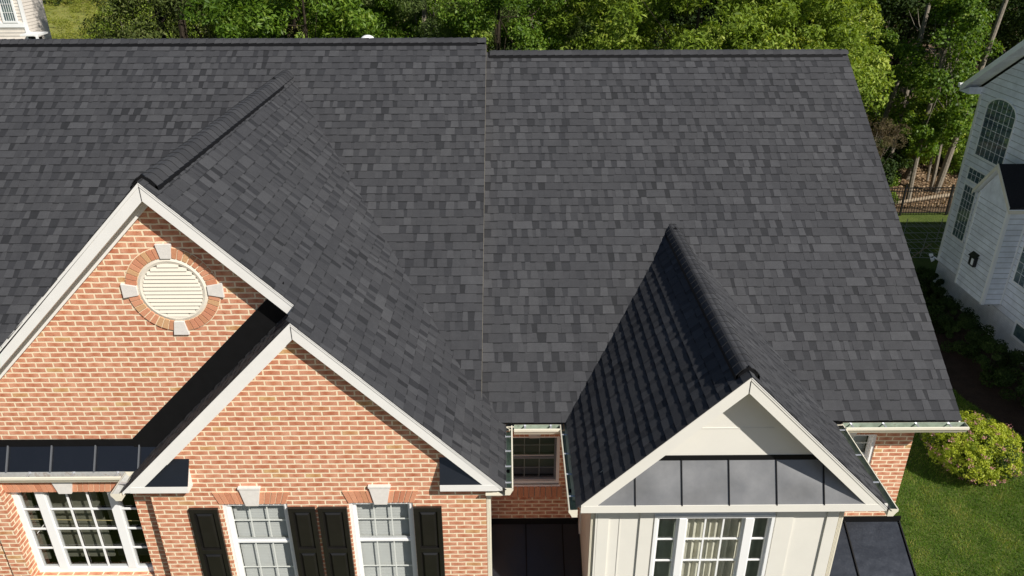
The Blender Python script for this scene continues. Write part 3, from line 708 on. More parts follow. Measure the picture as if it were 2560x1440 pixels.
# A pent (left)
y0, z0_, y1, z1_ = .360, .050, .530, .310
seam_roof([(-9, y0, z0_), (-1.98, y0, z0_), (-1.85, y1, z1_), (-9, y1, z1_)], [(-3.71+.518*k, -3.71+.518*k, 0, 1) for k in range(-6, 4)], (y0, z0_), (y1, z1_), 'black standing seam skirt roof at the left', (-9, -2.0, .518, .532, .30, .395), x_left=True)
# B returns
z1_ = .455
seam_roof([(-2.06, .004, .115), (-1.436, .004, .115), (-1.410, .156, z1_), (-1.74, .156, z1_)], [], (.004, .115), (.156, z1_), 'small black metal roof at the left eave return', (-1.73, -1.412, .147, .159, .450, .495))
seam_roof([(1.440, .004, .115), (2.06, .004, .115), (1.74, .156, z1_), (1.436, .156, z1_)], [], (.004, .115), (.156, z1_), 'small black metal roof at the right eave return', (1.438, 1.73, .147, .159, .450, .495))
for s_, a, b_ in ((-1, -2.10, -1.436), (1, 1.440, 2.10)):
    mb = MB(); mb.box(a, b_, -.003, .024, .028, .112)
    xx = b_-.014 if s_ < 0 else a
    mb.prism([(xx, .026, .028), (xx, .026, .108), (xx, .158, z1_-.02), (xx, .158, .028)], (.014, 0, 0)); mb.box(a, b_-.016 if s_ < 0 else b_, .026, .158, .030, .042)
    mb.build('eave_return', 'white', H)
# apron flashing on wall A above the lower gable roof
mb = MB(); mb.prism([(-.17, .515, K-.17-.02), (-.17, .515, K-.17+.38), (-2.225, .515, K-2.225+.385), (-2.225, .515, .25), (-2.0, .515, .23)], (0, .018, 0)); mb.build('flashing', 'flash', H, label='wide black apron flashing between the two gables')
# porch roofs, lower
def pr_(x0, x1, seams, lab):
    y1, z1_, y0 = 1.535, -1.895, -1.6; z0_ = z1_ - .525*(y1-y0)
    seam_roof([(x0, y0, z0_), (x1, y0, z0_), (x1, y1, z1_), (x0, y1, z1_)], [(q, q, 0, 1) for q in seams], (y0, z0_), (y1, z1_), lab, (x0, x1, 1.527, 1.540, -1.93, -1.80))
pr_(1.975, 3.235, [2.47, 2.99], 'black metal porch roof in the recess'); pr_(6.03, 7.85, [6.42, 7.05, 7.835], 'black metal porch roof at the right')

# ---------- gutters
def gutter(p, q, out, lining='gut_in', caps=(True, True), hang=.6, hoff=.3, outlet=None, dv=.0, wide=.118, lab=None):
    p, q, o_ = Vector(p), Vector(q), Vector(out).normalized(); u = Vector((0, 0, 1)); d = (q-p).normalized()
    w = wide; prof = [(0, .0), (0, -.105), (.072*w/.118, -.105), (.082*w/.118, -.085), (.100*w/.118, -.055), (w, -.035), (w, -.004), (w-.016, .001)]
    mb = MB(); P = [o_*a + u*b for a, b in prof]
    inn = [o_*(a + (.003 if i < 2 else -.003)) + u*(b+.003) for i, (a, b) in enumerate(prof)]; inn[0] = P[0] + o_*.003; inn[-1] = P[-1]
    for i in range(len(P)-1):
        mb.poly([p+P[i], q+P[i], q+P[i+1], p+P[i+1]], .5, 0)
        if i < 6: mb.poly([p+inn[i], p+inn[i+1], q+inn[i+1], q+inn[i]], .5, 1)
    e = [o_*a + u*b for a, b in prof[:-1]]
    for c, pt in zip(caps, (p, q)):
        if c: mb.prism([pt+v for v in e], d*(.003 if pt is q else -.003))
    g = mb.build('gutter', ['creamtrim', lining], H)
    if lab: g['label'] = lab
    L = (q-p).length; s = hoff
    while s < L - .05:
        mb = MB(); a = p + d*s; mb.bar(a + o_*.0 - u*.012, a + o_*(w-.012) - u*.010, .022, .006); mb.bar(a + o_*.004 - u*.03, a + o_*.004 + u*.004, .03, .004, upv=o_)
        mb.build('hanger', 'zinc', g); s += hang
    if outlet is not None:
        a = p + d*outlet + o_*.042 - u*.098; mb = MB(); mb.tube([a - u*.06, a + u*.002], .030, 14, mi=0); mb.build('outlet', 'roomdark', g)
    return g
gutter((2.30, 1.190, .085), (2.885, 1.190, .085), (0, -1, 0), caps=(False, False), hang=.33, hoff=.14, lab='short gutter over the recessed window', wide=.105)
gutter((2.185, 1.19, .075), (2.185, -.005, .075), (1, 0, 0), caps=(False, True), hang=.29, hoff=.22, outlet=.78, wide=.095, lab='gutter along the right eave of the lower brick gable')
gutter((2.985, 1.19, .085), (2.985, -.384, .085), (-1, 0, 0), caps=(False, True), hang=.38, hoff=.2, outlet=1.15, wide=.100, lab='gutter along the left eave of the white gable')
gutter((6.425, 1.19, .070), (6.425, -.384, .070), (1, 0, 0), caps=(False, True), hang=.5, hoff=.12, wide=.110, lab='gutter along the right eave of the white gable')
gutter((6.53, 1.190, .085), (8.10, 1.190, .085), (0, -1, 0), caps=(False, True), hang=.42, hoff=.10, lab='gutter under the eave at the right end')
gutter((-9, .362, .050), (-2.32, .362, .050), (0, -1, 0), lining='gut_in2', caps=(False, False), hang=.52, hoff=.36, wide=.11, lab='gutter below the black skirt roof')
gutter((-2.205, .36, .050), (-2.205, -.03, .050), (-1, 0, 0), lining='gut_in2', caps=(False, True), hang=3, hoff=.2, wide=.11, lab='short gutter end at the corner')
mb = MB(); mb.box(-9, -2.2, .364, .379, -.07, .04); mb.build('soffit', 'creamtrim', H)
# downspouts
def downspout(x, y, w, d, z1, lab, mat='creamtrim'):
    mb = MB(); mb.box(x-w/2, x+w/2, y-d, y, GZ, z1)
    for k in range(2): mb.box(x-w/2+w*(k+.8)/3.2, x-w/2+w*(k+1.1)/3.2, y-d-.003, y-d, GZ, z1)
    mb.box(x-w/2-.004, x+w/2+.004, y-d-.004, y, z1-.16, z1-.13)
    mb.build('downspout', mat, H, label=lab)
downspout(1.990, .215, .05, .065, -.03, 'cream downspout at the corner of the lower brick gable')
downspout(3.195, YW+.075, .045, .07, .0, 'cream downspout at the left corner of the bay')
downspout(6.065, YW+.075, .045, .07, .0, 'cream downspout at the right corner of the bay')
# small cream vent dome behind the ridge
dm = MB()
for i in range(6):
    for j in range(16):
        a0, a1 = math.pi/2*i/6, math.pi/2*(i+1)/6; b0, b1 = 2*math.pi*j/16, 2*math.pi*(j+1)/16
        f = lambda a, b: (-.213 + .125*math.cos(a)*math.cos(b), 7.25 + .125*math.cos(a)*math.sin(b), 3.95 + .085*math.sin(a))
        dm.poly([f(a0, b0), f(a0, b1), f(a1, b1), f(a1, b0)])
dm.tube([(-.213, 7.25, 3.6), (-.213, 7.25, 3.93)], .07, 12)
dm.build('roof_vent', 'vinyl', H, smooth=True, label='small white vent cap peeking over the ridge')

# ============================================================ GROUND
def sheet(name, pts, z, mat, kind='structure'):
    mb = MB(); mb.poly([(x, y, z) for x, y in pts]); return mb.build(name, mat, kind=kind)
M['litter'] = mat_ground('leaf_litter_soil', (.10, .068, .04), (.19, .13, .08), (.30, .215, .14), .8, 14)
M['grass'] = mat_ground('lawn_turf', (.050, .090, .014), (.085, .125, .022), (.15, .15, .05), 1.3, 30, .8)
M['meadow'] = mat_ground('rough_meadow_grass', (.17, .21, .04), (.26, .26, .06), (.30, .25, .10), .35, 4, .8)
M['mulch'] = mat_ground('dark_mulch', (.030, .020, .014), (.055, .035, .025), (.09, .06, .045), 3, 40, 1.0)
M['concrete'] = mat_ground('pale_concrete', (.34, .33, .31), (.40, .39, .36), (.30, .29, .27), 1.5, 40, .3)
sheet('ground', [(-400, -300), (400, -300), (400, 600), (-400, 600)], GZ-.02, M['litter'])
sheet('lawn', [(-60, -6), (60, -6), (60, 24.3), (40, 24.9), (20, 24.4), (10, 24.8), (-14, 24.5), (-14, 45), (-60, 50)], GZ-.010, M['grass'])
sheet('meadow', [(-150, 45), (-14, 42), (4, 60), (8, 190), (-150, 190)], GZ-.004, M['meadow'])
sheet('road', [(-80, -16), (80, -16), (80, -9), (-80, -9)], GZ-.006, mat_ground('asphalt', (.05, .05, .05), (.06, .06, .058), (.08, .08, .078), 2, 60, .4))
sheet('mulch_bed', [(17, 5.6), (16.0, 6.6), (15.25, 8.0), (14.85, 9.2), (14.45, 10.3), (14.2, 12.5), (14.9, 15.0), (15.3, 18.0), (16.2, 18.6), (17, 18.6)], GZ-.004, M['mulch'])

# grass blades of the front side lawn
def tris(name, V, F, tone, mat, smooth=False, parent=None, **tags):
    me = bpy.data.meshes.new(name); nv = len(V); nf = len(F); k = F.shape[1]
    me.vertices.add(nv); me.vertices.foreach_set('co', V.astype(np.float32).ravel())
    me.loops.add(nf*k); me.loops.foreach_set('vertex_index', F.astype(np.int32).ravel())
    me.polygons.add(nf); me.polygons.foreach_set('loop_start', np.arange(0, nf*k, k, dtype=np.int32))
    me.update(calc_edges=True)
    at = me.attributes.new('tone', 'FLOAT', 'FACE'); at.data.foreach_set('value', tone.astype(np.float32))
    me.materials.append(mat)
    o = bpy.data.objects.new(name, me); COL.objects.link(o)
    if parent: o.parent = parent
    for a, b in tags.items(): o[a] = b
    return o
M['blade'] = mat_leaf('grass_blades', (.055, .120, .012), (.140, .240, .026), (.38, .34, .10), .35, .6, .2)
def blades(x0, x1, y0, y1, n, hh, keep):
    x = RNG.uniform(x0, x1, n); y = RNG.uniform(y0, y1, n); ok = keep(x, y); x, y = x[ok], y[ok]; n = len(x)
    a = RNG.uniform(0, 2*np.pi, n); h = RNG.uniform(.5, 1.2, n)*hh; w = RNG.uniform(.006, .012, n); l = RNG.normal(0, .025, (n, 2))
    p = np.stack([x, y, np.full(n, GZ-.02)], 1); d = np.stack([np.cos(a)*w, np.sin(a)*w, 0*w], 1)
    V = np.stack([p-d, p+d, p + np.stack([l[:, 0], l[:, 1], h], 1)], 1).reshape(-1, 3)
    patch = .46 + .16*np.sin(x*1.7+1+.8*np.sin(y*.9))*np.cos(y*1.3+x*.4) + .14*np.sin(x*4.1+y*3.3+2*np.sin(x*1.1)) + .13*np.sin(x*7.3-y*5.1+1.5*np.sin(y*2.3))
    t = np.clip(patch + RNG.normal(0, .22, n) - .08, 0, 1)
    return V, np.arange(3*n).reshape(-1, 3), t
def inbed(x, y): return x > np.interp(y, [5.6, 6.6, 8.0, 9.2, 10.3, 12.5, 15, 18], [17, 16.0, 15.25, 14.85, 14.45, 14.2, 14.9, 15.3])
V, F, t = blades(8.0, 17, 2.0, 11.5, 190000, .060, lambda x, y: ~inbed(x, y))
tris('grass', V, F, t, M['blade'], kind='stuff')
V, F, t = blades(15.5, 24, 17.5, 24.6, 40000, .08, lambda x, y: ~inbed(x, y) & ~((x > 17) & (y < 17.4)))
tris('grass', V, F, t, M['blade'], kind='stuff')
# fallen leaves on the woodland floor
n = 26000; x = RNG.uniform(16, 32, n); y = RNG.uniform(25, 36, n); a = RNG.uniform(0, 6.28, n); r = RNG.uniform(.03, .07, n); tl = RNG.uniform(-.6, .6, (n, 2))
c = np.stack([x, y, GZ + RNG.uniform(0, .05, n)], 1); u = np.stack([np.cos(a)*r, np.sin(a)*r, tl[:, 0]*r], 1); v = np.stack([-np.sin(a)*r*.6, np.cos(a)*r*.6, tl[:, 1]*r], 1)
V = np.stack([c-u, c-v, c+u, c+v], 1).reshape(-1, 3)
M['deadleaf'] = mat_leaf('dry_leaves', (.12, .07, .04), (.27, .18, .105), (.46, .34, .22), .15, .8, .2)
tris('leaf_litter', V, np.arange(4*n).reshape(-1, 4), RNG.uniform(0, 1, n), M['deadleaf'], kind='stuff')

# ============================================================ FOLIAGE
M['leafY'] = mat_leaf('yellow_green_leaves', (.070, .115, .010), (.190, .275, .030), (.46, .52, .12), .34, .6, .2)
M['leafM'] = mat_leaf('mid_green_leaves', (.038, .080, .009), (.125, .220, .020), (.30, .37, .065), .38, .5, .28)
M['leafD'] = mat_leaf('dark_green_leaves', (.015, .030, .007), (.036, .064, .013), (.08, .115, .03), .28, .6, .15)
M['needle'] = mat_leaf('blue_green_needles', (.045, .070, .018), (.120, .170, .045), (.22, .26, .09), .25, .6, .2)
M['cedar'] = mat_leaf('cedar_sprays', (.025, .036, .009), (.080, .108, .024), (.19, .205, .07), .2, .6, .15)
M['spirea'] = mat_leaf('lime_spirea_leaves', (.12, .18, .014), (.40, .47, .035), (.66, .66, .10), .35, .5, .3)
M['pink'] = mat_leaf('pink_flower_heads', (.30, .11, .12), (.48, .22, .23), (.60, .36, .32), .25, .7, .2)
M['tallgrass'] = mat_leaf('tall_meadow_growth', (.09, .12, .02), (.26, .29, .045), (.42, .38, .12), .3, .8, .1)
M['brush'] = mat_leaf('brown_brush', (.07, .05, .03), (.14, .105, .06), (.16, .16, .06), .2, .8, .2)

def leaf_quads(C, Nrm, size, aspect=.55, droop=.0, jitter=.7):
    n = len(C); Nr = Nrm + RNG.normal(0, jitter, (n, 3)); Nr /= np.linalg.norm(Nr, axis=1, keepdims=True) + 1e-9
    T = RNG.normal(0, 1, (n, 3)); T[:, 2] -= droop
    T -= (T*Nr).sum(1, keepdims=True)*Nr; T /= np.linalg.norm(T, axis=1, keepdims=True) + 1e-9
    B = np.cross(Nr, T); s = (size*RNG.uniform(.65, 1.25, n))[:, None]
    fold = Nr*s*.12
    V = np.stack([C - T*s*.5, C + B*s*.5*aspect + fold, C + T*s*.5, C - B*s*.5*aspect + fold], 1).reshape(-1, 3)
    return V
def clumpy(center, rad, nclump, rc, nleaf, size, aspect=.55, droop=0., seed=0, shape='dome', flat=.7, jitter=.7, shell=.55, lump=.22):
    """leaf clumps spread through a crown volume -> V, tone"""
    g = np.random.default_rng(seed)
    d = g.normal(0, 1, (nclump, 3)); d /= np.linalg.norm(d, axis=1, keepdims=True)
    if shape == 'cone':
        h = g.uniform(0, 1, nclump)**.8; ang = g.uniform(0, 2*np.pi, nclump); rr = (1-h)*np.sqrt(g.uniform(.25, 1, nclump))*1.0 + .06
        cc = np.stack([np.cos(ang)*rr, np.sin(ang)*rr, h*2-1], 1)
    else:
        cc = d*(g.uniform(shell**3, 1, nclump)**(1/3))[:, None]
        ln = 1 + lump*np.sin(3.1*d[:, 0]+seed)*np.cos(2.7*d[:, 1]+seed*.7) + lump*.5*np.sin(7*d[:, 2]+seed)
        cc *= ln[:, None]
    cc = cc*np.array(rad); rs = rc*g.uniform(.55, 1.35, nclump)
    idx = g.integers(0, nclump, nleaf)
    dd = g.normal(0, 1, (nleaf, 3)); dd /= np.linalg.norm(dd, axis=1, keepdims=True)
    rr = g.uniform(.35, 1.0, nleaf)**.5
    off = dd*rr[:, None]*rs[idx][:, None]; off[:, 2] *= flat
    C = cc[idx] + off
    out = C/np.array(rad); out /= np.linalg.norm(out, axis=1, keepdims=True) + 1e-9
    nrm = dd*.5 + out*.5 + np.array([0, 0, .45])
    V = leaf_quads(C + np.array(center), nrm, size, aspect, droop, jitter)
    t = np.clip(.5 + g.normal(0, .14, nclump)[idx] + g.normal(0, .17, nleaf), 0, 1)
    return V, t, cc + np.array(center), rs
def Q(n): return np.arange(4*n).reshape(-1, 4)
def trunk_mb(mb, h, r0, r1, lean=(0, 0), bend=.15, seed=0, limbs=None, crown=None):
    g = random.Random(seed); n = 9; pts = []; rad = []
    for i in range(n):
        f = i/(n-1); pts.append((lean[0]*f + bend*math.sin(3*f+seed), lean[1]*f + bend*math.cos(2.3*f+seed) - bend, h*f)); rad.append(r0*(1-f)**.8*(1-.0) + r1*f)
    mb.tube(pts, rad, 8)
    if crown is not None:
        for c in crown:
            f = g.uniform(.45, .9); b = Vector(pts[int(f*(n-1))]); e = Vector(c)
            m = (b+e)/2 + Vector((g.uniform(-.2, .2), g.uniform(-.2, .2), -.25))
            mb.tube([b, m, e], [r0*.25*(1-f)+.012, r0*.15*(1-f)+.008, .004], 5, cap=False)
PROTO = {}
def make_tree(key, name, mat, bark, spec, h, cz, rad, nclump, rc, nleaf, size, **kw):
    """prototype at origin: trunk + crown meshes, returns (name, trunk mesh object data, crown data)"""
    lean = kw.pop('lean', (0, 0)); r0 = kw.pop('r0', .16); nl = kw.pop('limbs', 26)
    V, t, cc, rs = clumpy((lean[0]*.6, lean[1]*.6, cz), rad, nclump, rc, nleaf, size, **kw)
    mb = MB(); trunk_mb(mb, h, r0, .02, lean, .15, kw.get('seed', 1), crown=cc[:nl])
    PROTO[key] = (name, mb, bark, V, t, mat)
def place(key, x, y, label, cat='tree', group=None, rot=0., s=1., z=None, first={}):
    name, mb, bark, V, t, mat = PROTO[key]
    e = thing(name, label, cat, (0, 0, 0), group)
    if key not in first:
        a = mb.build('trunk', bark, e); b = tris('crown' if cat == 'tree' else 'foliage', V, Q(len(t)), t, M[mat], parent=e); first[key] = (a, b)
    else:
        for o in first[key]:
            c = o.copy(); COL.objects.link(c); c.parent = e
    e.location = (x, y, (GZ if z is None else z)); e.rotation_euler = (0, 0, rot); e.scale = (s, s, s); return e

# prototypes (local ground at z = 0)
make_tree('oakY', 'broadleaf_tree', 'leafY', 'barkdark', '', 9.0, 7.0, (3.6, 3.4, 3.5), 150, .62, 34000, .19, seed=3, aspect=.34, droop=.6, flat=.55, jitter=1.0)
make_tree('oakY2', 'broadleaf_tree', 'leafY', 'barkdark', '', 8.5, 6.6, (3.2, 3.5, 3.3), 135, .58, 30000, .19, seed=8, aspect=.34, droop=.6, flat=.55, jitter=1.0)
make_tree('maple', 'broadleaf_tree', 'leafM', 'barkdark', '', 9.5, 7.2, (3.3, 3.2, 3.8), 115, .60, 38000, .19, seed=5, aspect=.36, jitter=.9, droop=.8, flat=.6)
make_tree('fine', 'broadleaf_tree', 'leafM', 'barkdark', '', 9.5, 7.0, (2.6, 2.6, 3.8), 110, .55, 42000, .105, seed=9, aspect=.6)
make_tree('cedar', 'conifer_tree', 'cedar', 'barkdark', '', 11.0, 6.2, (3.2, 3.2, 6.2), 190, .62, 52000, .115, seed=12, shape='cone', aspect=.35, droop=.6)
make_tree('pine', 'pine_tree', 'needle', 'bark', '', 12.0, 8.2, (2.7, 2.7, 4.2), 75, .55, 60000, .16, seed=15, aspect=.17, flat=.8, jitter=1.4)
make_tree('slim', 'young_tree', 'leafM', 'bark', '', 8.5, 5.0, (1.25, 1.25, 3.9), 60, .48, 15000, .13, seed=17, aspect=.6, r0=.10)
make_tree('slimY', 'young_tree', 'leafY', 'bark', '', 7.5, 4.6, (1.5, 1.5, 3.2), 55, .50, 14000, .14, seed=19, aspect=.65, r0=.09)
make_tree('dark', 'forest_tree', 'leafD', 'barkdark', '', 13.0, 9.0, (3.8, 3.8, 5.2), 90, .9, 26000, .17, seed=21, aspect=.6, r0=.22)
make_tree('bush', 'undergrowth_bush', 'leafM', 'barkdark', '', 1.6, 1.1, (1.1, 1.1, 1.0), 34, .35, 8000, .10, seed=23, aspect=.6, r0=.03, limbs=12)
make_tree('bushD', 'undergrowth_bush', 'leafD', 'barkdark', '', 1.8, 1.2, (1.3, 1.3, 1.1), 34, .40, 8000, .12, seed=25, aspect=.6, r0=.03, limbs=12)
make_tree('yel', 'meadow_sapling', 'leafY', 'bark', '', 3.2, 2.0, (1.5, 1.5, 1.7), 40, .45, 9000, .13, seed=27, aspect=.35, r0=.05, jitter=1.0)
GR = 'trees of the wood behind the house'
place('cedar', -11.6, 27.5, 'dense dark green conifer behind the left roof ridge', group=GR, s=1.55)
place('cedar', -8.9, 30.5, 'shadowy conifer close behind the maple at the left ridge', group=GR, rot=2.0, s=1.6)
place('cedar', -13.9, 31.5, 'paler olive conifer beside the meadow at the upper left', group=GR, rot=4.0, s=1.35)
place('maple', -4.6, 20.2, 'glossy green broadleaf tree with drooping leaves above the small roof vent', group=GR, s=1.0)
place('maple', -6.2, 25.5, 'glossy broadleaf tree between the dark conifers and the roof vent', group=GR, rot=2.1, s=1.02)
place('maple', -1.9, 24.5, 'broadleaf tree left of the feathery pine', group=GR, rot=4.0, s=.9)
place('pine', -.6, 23.0, 'feathery grey green pine above the seam of the two roofs', group=GR, s=1.0)
place('pine', 4.3, 25.5, 'small pine between two bright broadleaf trees', group=GR, rot=2.5, s=.95)
place('fine', 2.1, 21.0, 'fine leaved green tree right above the roof step', group=GR, s=1.02)
place('fine', .6, 26.0, 'fine leaved tree half hidden behind the pine', group=GR, rot=1.2, s=1.0)
place('oakY', 8.6, 19.8, 'broad bright yellow green tree above the middle of the right ridge', group=GR, s=1.05)
place('oakY2', 5.6, 22.6, 'bright yellow green tree left of the broad one above the right ridge', group=GR, rot=1.0, s=1.0)
place('oakY2', 11.9, 20.6, 'bright yellow green tree above the right end of the ridge', group=GR, rot=2.6, s=.98)
place('oakY', 13.6, 25.0, 'yellow green tree behind the right end of the ridge', group=GR, rot=3.3, s=.95)
place('slimY', 14.9, 23.6, 'leafy bright tree just right of the roof end', group=GR, rot=.6, s=1.12)
place('slim', 17.3, 29.5, 'young leafy tree half lost in the shadowy wood', group=GR, s=1.0)
place('slim', 20.3, 26.0, 'tall slim tree wrapped in leaves in front of the dark wood', group=GR, s=1.12)
place('slim', 21.6, 27.2, 'leafy slim tree beside the white house eave', group=GR, rot=2.0, s=1.0)
place('slim', 19.6, 29.8, 'slim leafy tree left of the bare trunk', group=GR, rot=4.2, s=.85)
place('slimY', 22.4, 28.6, 'small bright tree at the edge of the leaf covered bank', group=GR, rot=2.2, s=.75)
k = 0
for x, y, r_, s_ in ((17.5, 33, 0, 1.0), (23, 36, 1, 1.05), (29, 34, 2, 1.0), (34, 38, 3, 1.05), (26.5, 41, 4, 1.1), (20, 41, 5, 1.0), (31, 45, 1.5, 1.1), (13, 35, 2.5, .95), (8, 33, .7, .95), (3, 34, 3.7, .95), (-3, 33, 5.2, .95), (-9, 37, 1.9, .9), (38, 46, 2.2, 1.1), (16, 46, 4.4, 1.1), (7, 43, .2, 1.1), (-2, 43, 3.1, 1.0)):
    place('dark', x, y, 'tall shadowy tree deep in the wood behind the house', group='shadowy trees deep in the wood', rot=r_, s=s_)
for q, (x, y, r_, s_, kk) in enumerate(((18.3, 26.6, 1.7, 1.0, 'bush'), (19.2, 27.2, 2.7, .9, 'bushD'), (17.4, 25.4, 3.7, .9, 'bush'), (20.0, 31.2, .7, 1.5, 'bush'), (22.2, 31.5, .2, 1.2, 'bush'), (24.6, 29.6, 2.2, .9, 'bush'), (16.6, 24.6, 0, 1.0, 'bush'), (17.9, 26.2, 1, 1.2, 'bushD'), (19.3, 28.4, 2, .9, 'bush'), (20.2, 29.6, 3, 1.0, 'bushD'), (21.4, 30.6, 4, 1.1, 'bush'), (18.3, 30, .5, 1.3, 'bushD'), (16.8, 28.5, 2.6, 1.2, 'bush'), (23.5, 32.0, 1.2, 1.2, 'bushD'), (25.5, 31.0, 3.2, 1.1, 'bush'), (15.2, 27.0, 5, 1.3, 'bushD'), (18.6, 25.2, 1.1, .55, 'bush'), (22.0, 33.5, 2.1, 1.4, 'bushD'))):
    place(kk, x, y, 'leafy undergrowth bush at the edge of the wood behind the iron fence', 'bush', 'undergrowth at the wood edge', rot=r_, s=s_)
# bare leaning trunks in the wood
def bare(x, y, lx, ly, h, r, lab, mat='bark'):
    e = thing('bare_tree', lab, 'tree', (x, y, GZ), None); mb = MB(); mb.tube([(x, y, GZ-.1), (x+lx*.35, y+ly*.35, GZ+h*.35), (x+lx*.7, y+ly*.7, GZ+h*.7), (x+lx, y+ly, GZ+h)], [r, r*.85, r*.7, r*.5], 10)
    mb.build('trunk', mat, e)
    mb = MB(); g = random.Random(int(x*10))
    for i in range(5):
        f = g.uniform(.45, .95); b = Vector((x+lx*f, y+ly*f, GZ+h*f)); a = g.uniform(0, 6.28); L = g.uniform(.5, 1.3)
        mb.tube([b, b + Vector((math.cos(a)*L*.5, math.sin(a)*L*.5, .3)), b + Vector((math.cos(a)*L, math.sin(a)*L, .9))], [.03, .018, .006], 5, cap=False)
    mb.build('branches', mat, e)
bare(22.0, 27.0, 1.4, .3, 11, .15, 'tall bare grey trunk leaning right behind the white house eave')
bare(19.9, 27.8, 1.0, 1.2, 11, .13, 'bare sunlit trunk rising among the leafy slim trees')
bare(21.6, 29.0, 1.2, .3, 6.0, .20, 'thick pale trunk at the foot of the leaf covered bank')
bare(18.9, 28.0, .9, .2, 5, .15, 'ivy clad trunk left of the thick pale trunk')
bare(20.1, 29.0, .5, .4, 5, .08, 'thin grey trunk between two thicker ones')
# fallen log at the bank
t_ = MB(); t_.tube([(19.2, 25.3, GZ+.10), (21.6, 26.1, GZ+.12), (24.6, 26.9, GZ+.15)], [.07, .09, .06], 8); o = t_.build('fallen_log', 'wood'); o['label'] = 'pale fallen log lying along the leaf covered bank behind the fence'; o['category'] = 'log'
# brown brush beside the roof end
V, t, cc, rs = clumpy((0, 0, 3.4), (1.3, 1.0, .9), 26, .35, 6000, .13, aspect=.12, seed=31, jitter=1.4)
e = thing('dry_shrub', 'brown twiggy dead shrub in the dark wood right of the roof', 'shrub', (17.3, 24.2, GZ)); b = tris('foliage', V, Q(len(t)), t, M['brush'], parent=e); mb = MB(); trunk_mb(mb, 3.6, .06, .01, (0, 0), .1, 4, crown=cc[:24]); OFF[e.name] = Vector(); mb.build('stem', 'bark', e)
# meadow saplings and small conifer far left
for q, (x, y, r_, s_, lab) in enumerate(((-24.2, 50, 0, 1.5, 'yellow green sapling just right of the far beige house'), (-26.5, 56, 1, 1.8, 'yellow green sapling rising behind the beige house corner'), (-22.0, 55, 2, 1.6, 'yellow green sapling in the meadow, second from the beige house'), (-19.9, 52, 3, 1.35, 'low yellow sapling left of the dark conifers'), (-24.5, 66, 4, 1.9, 'larger yellow sapling farther up the meadow'), (-31.5, 72, 5, 2.4, 'tall yellow sapling behind the beige house'), (-20.4, 62, 1.5, 1.5, 'yellow sapling nearest the dark conifers'), (-28.5, 84, 2.5, 2.0, 'yellow sapling near the teal screen'), (-23.0, 82, 4.5, 1.7, 'yellow sapling below the teal screen')
)):
    place('yel', x, y, lab, 'sapling', 'saplings in the meadow', rot=r_, s=s_)
Vs = []; ts = []
for i in range(130):
    yy = RNG.uniform(44, 105); xx = RNG.uniform(-.62, -.36)*(yy+7) + 2; h_ = RNG.uniform(.25, 1.1)*(1+yy*.008)
    V, t, cc, rs = clumpy((xx, yy, GZ+h_*.6), (RNG.uniform(.8, 2.2), 1.0, h_), 14, .4, 700, .20, aspect=.22, seed=400+i, jitter=1.2); Vs.append(V); ts.append(t)
tris('meadow_growth', np.concatenate(Vs), Q(sum(len(t) for t in ts)), np.concatenate(ts), M['tallgrass'], kind='stuff')
V, t, cc, rs = clumpy((0, 0, 1.5), (.6, .6, 1.5), 40, .22, 5000, .08, aspect=.3, seed=33, shape='cone')
e = thing('conifer_sapling', 'tiny dark conifer standing alone in the yellow meadow', 'sapling', (-20.9, 50.0, GZ+1.5)); tris('crown', V, Q(len(t)), t, M['cedar'], parent=e); OFF[e.name] = Vector(); mb = MB(); mb.tube([(0, 0, -1.3), (0, 0, 2.6)], [.06, .01], 6); mb.build('trunk', 'bark', e)
# far wood beyond the meadow: one mass
Vs = []; ts = []
for i in range(26):
    x = -125 + i*10 + RNG.uniform(-3, 3); y = 112 + RNG.uniform(-6, 10) if x < 6 else 60 + RNG.uniform(-5, 8); rr = RNG.uniform(7, 10)
    V, t, cc, rs = clumpy((x, y, GZ+7), (rr, 6, 9), 60, 1.8, 5200, .62, aspect=.6, seed=100+i); Vs.append(V); ts.append(t)
tris('far_wood', np.concatenate(Vs), Q(sum(len(t) for t in ts)), np.concatenate(ts), M['leafD'], kind='stuff')
# understory mass filling the dark wood
Vs = []; ts = []
for i in range(16):
    x = 12 + i*2.1; y = 36 + 4*math.sin(i*1.7); V, t, cc, rs = clumpy((x, y, GZ+2.2), (2.4, 1.6, 2.6), 30, .8, 2600, .24, aspect=.6, seed=200+i); Vs.append(V); ts.append(t)
tris('wood_understory', np.concatenate(Vs), Q(sum(len(t) for t in ts)), np.concatenate(ts), M['leafD'], kind='stuff')

# flowering bush at the right
V, t, cc, rs = clumpy((0, 0, .66), (.96, .95, .60), 900, .105, 80000, .044, aspect=.5, seed=41, shell=.80, flat=.85, lump=.07)
e = thing('flowering_bush', 'round lime green bush with pink flower heads on the lawn by the house corner', 'bush', (12.93, 7.42, GZ)); OFF[e.name] = Vector()
tris('foliage', V, Q(len(t)), t, M['spirea'], parent=e)
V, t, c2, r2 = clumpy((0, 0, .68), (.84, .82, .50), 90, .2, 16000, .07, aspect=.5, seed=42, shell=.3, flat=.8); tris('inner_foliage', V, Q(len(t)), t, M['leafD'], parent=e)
fl = cc[np.argsort(RNG.uniform(0, 1, len(cc)))[:130]]; o_ = (fl-np.array([0, 0, .66])); o_ /= np.linalg.norm(o_, axis=1, keepdims=True); Vs = []; 
for c_, d_ in zip(fl, o_):
    m = 14; cen = c_ + d_*.12 + RNG.normal(0, 1, (m, 3))*np.array([.035, .035, .018]); Vs.append(leaf_quads(cen, np.tile(d_ + np.array([0, 0, .8]), (m, 1)), .034, .8))
tris('flower_heads', np.concatenate(Vs), Q(14*len(fl)), RNG.uniform(0, 1, 14*len(fl)), M['pink'], parent=e)
mb = MB()
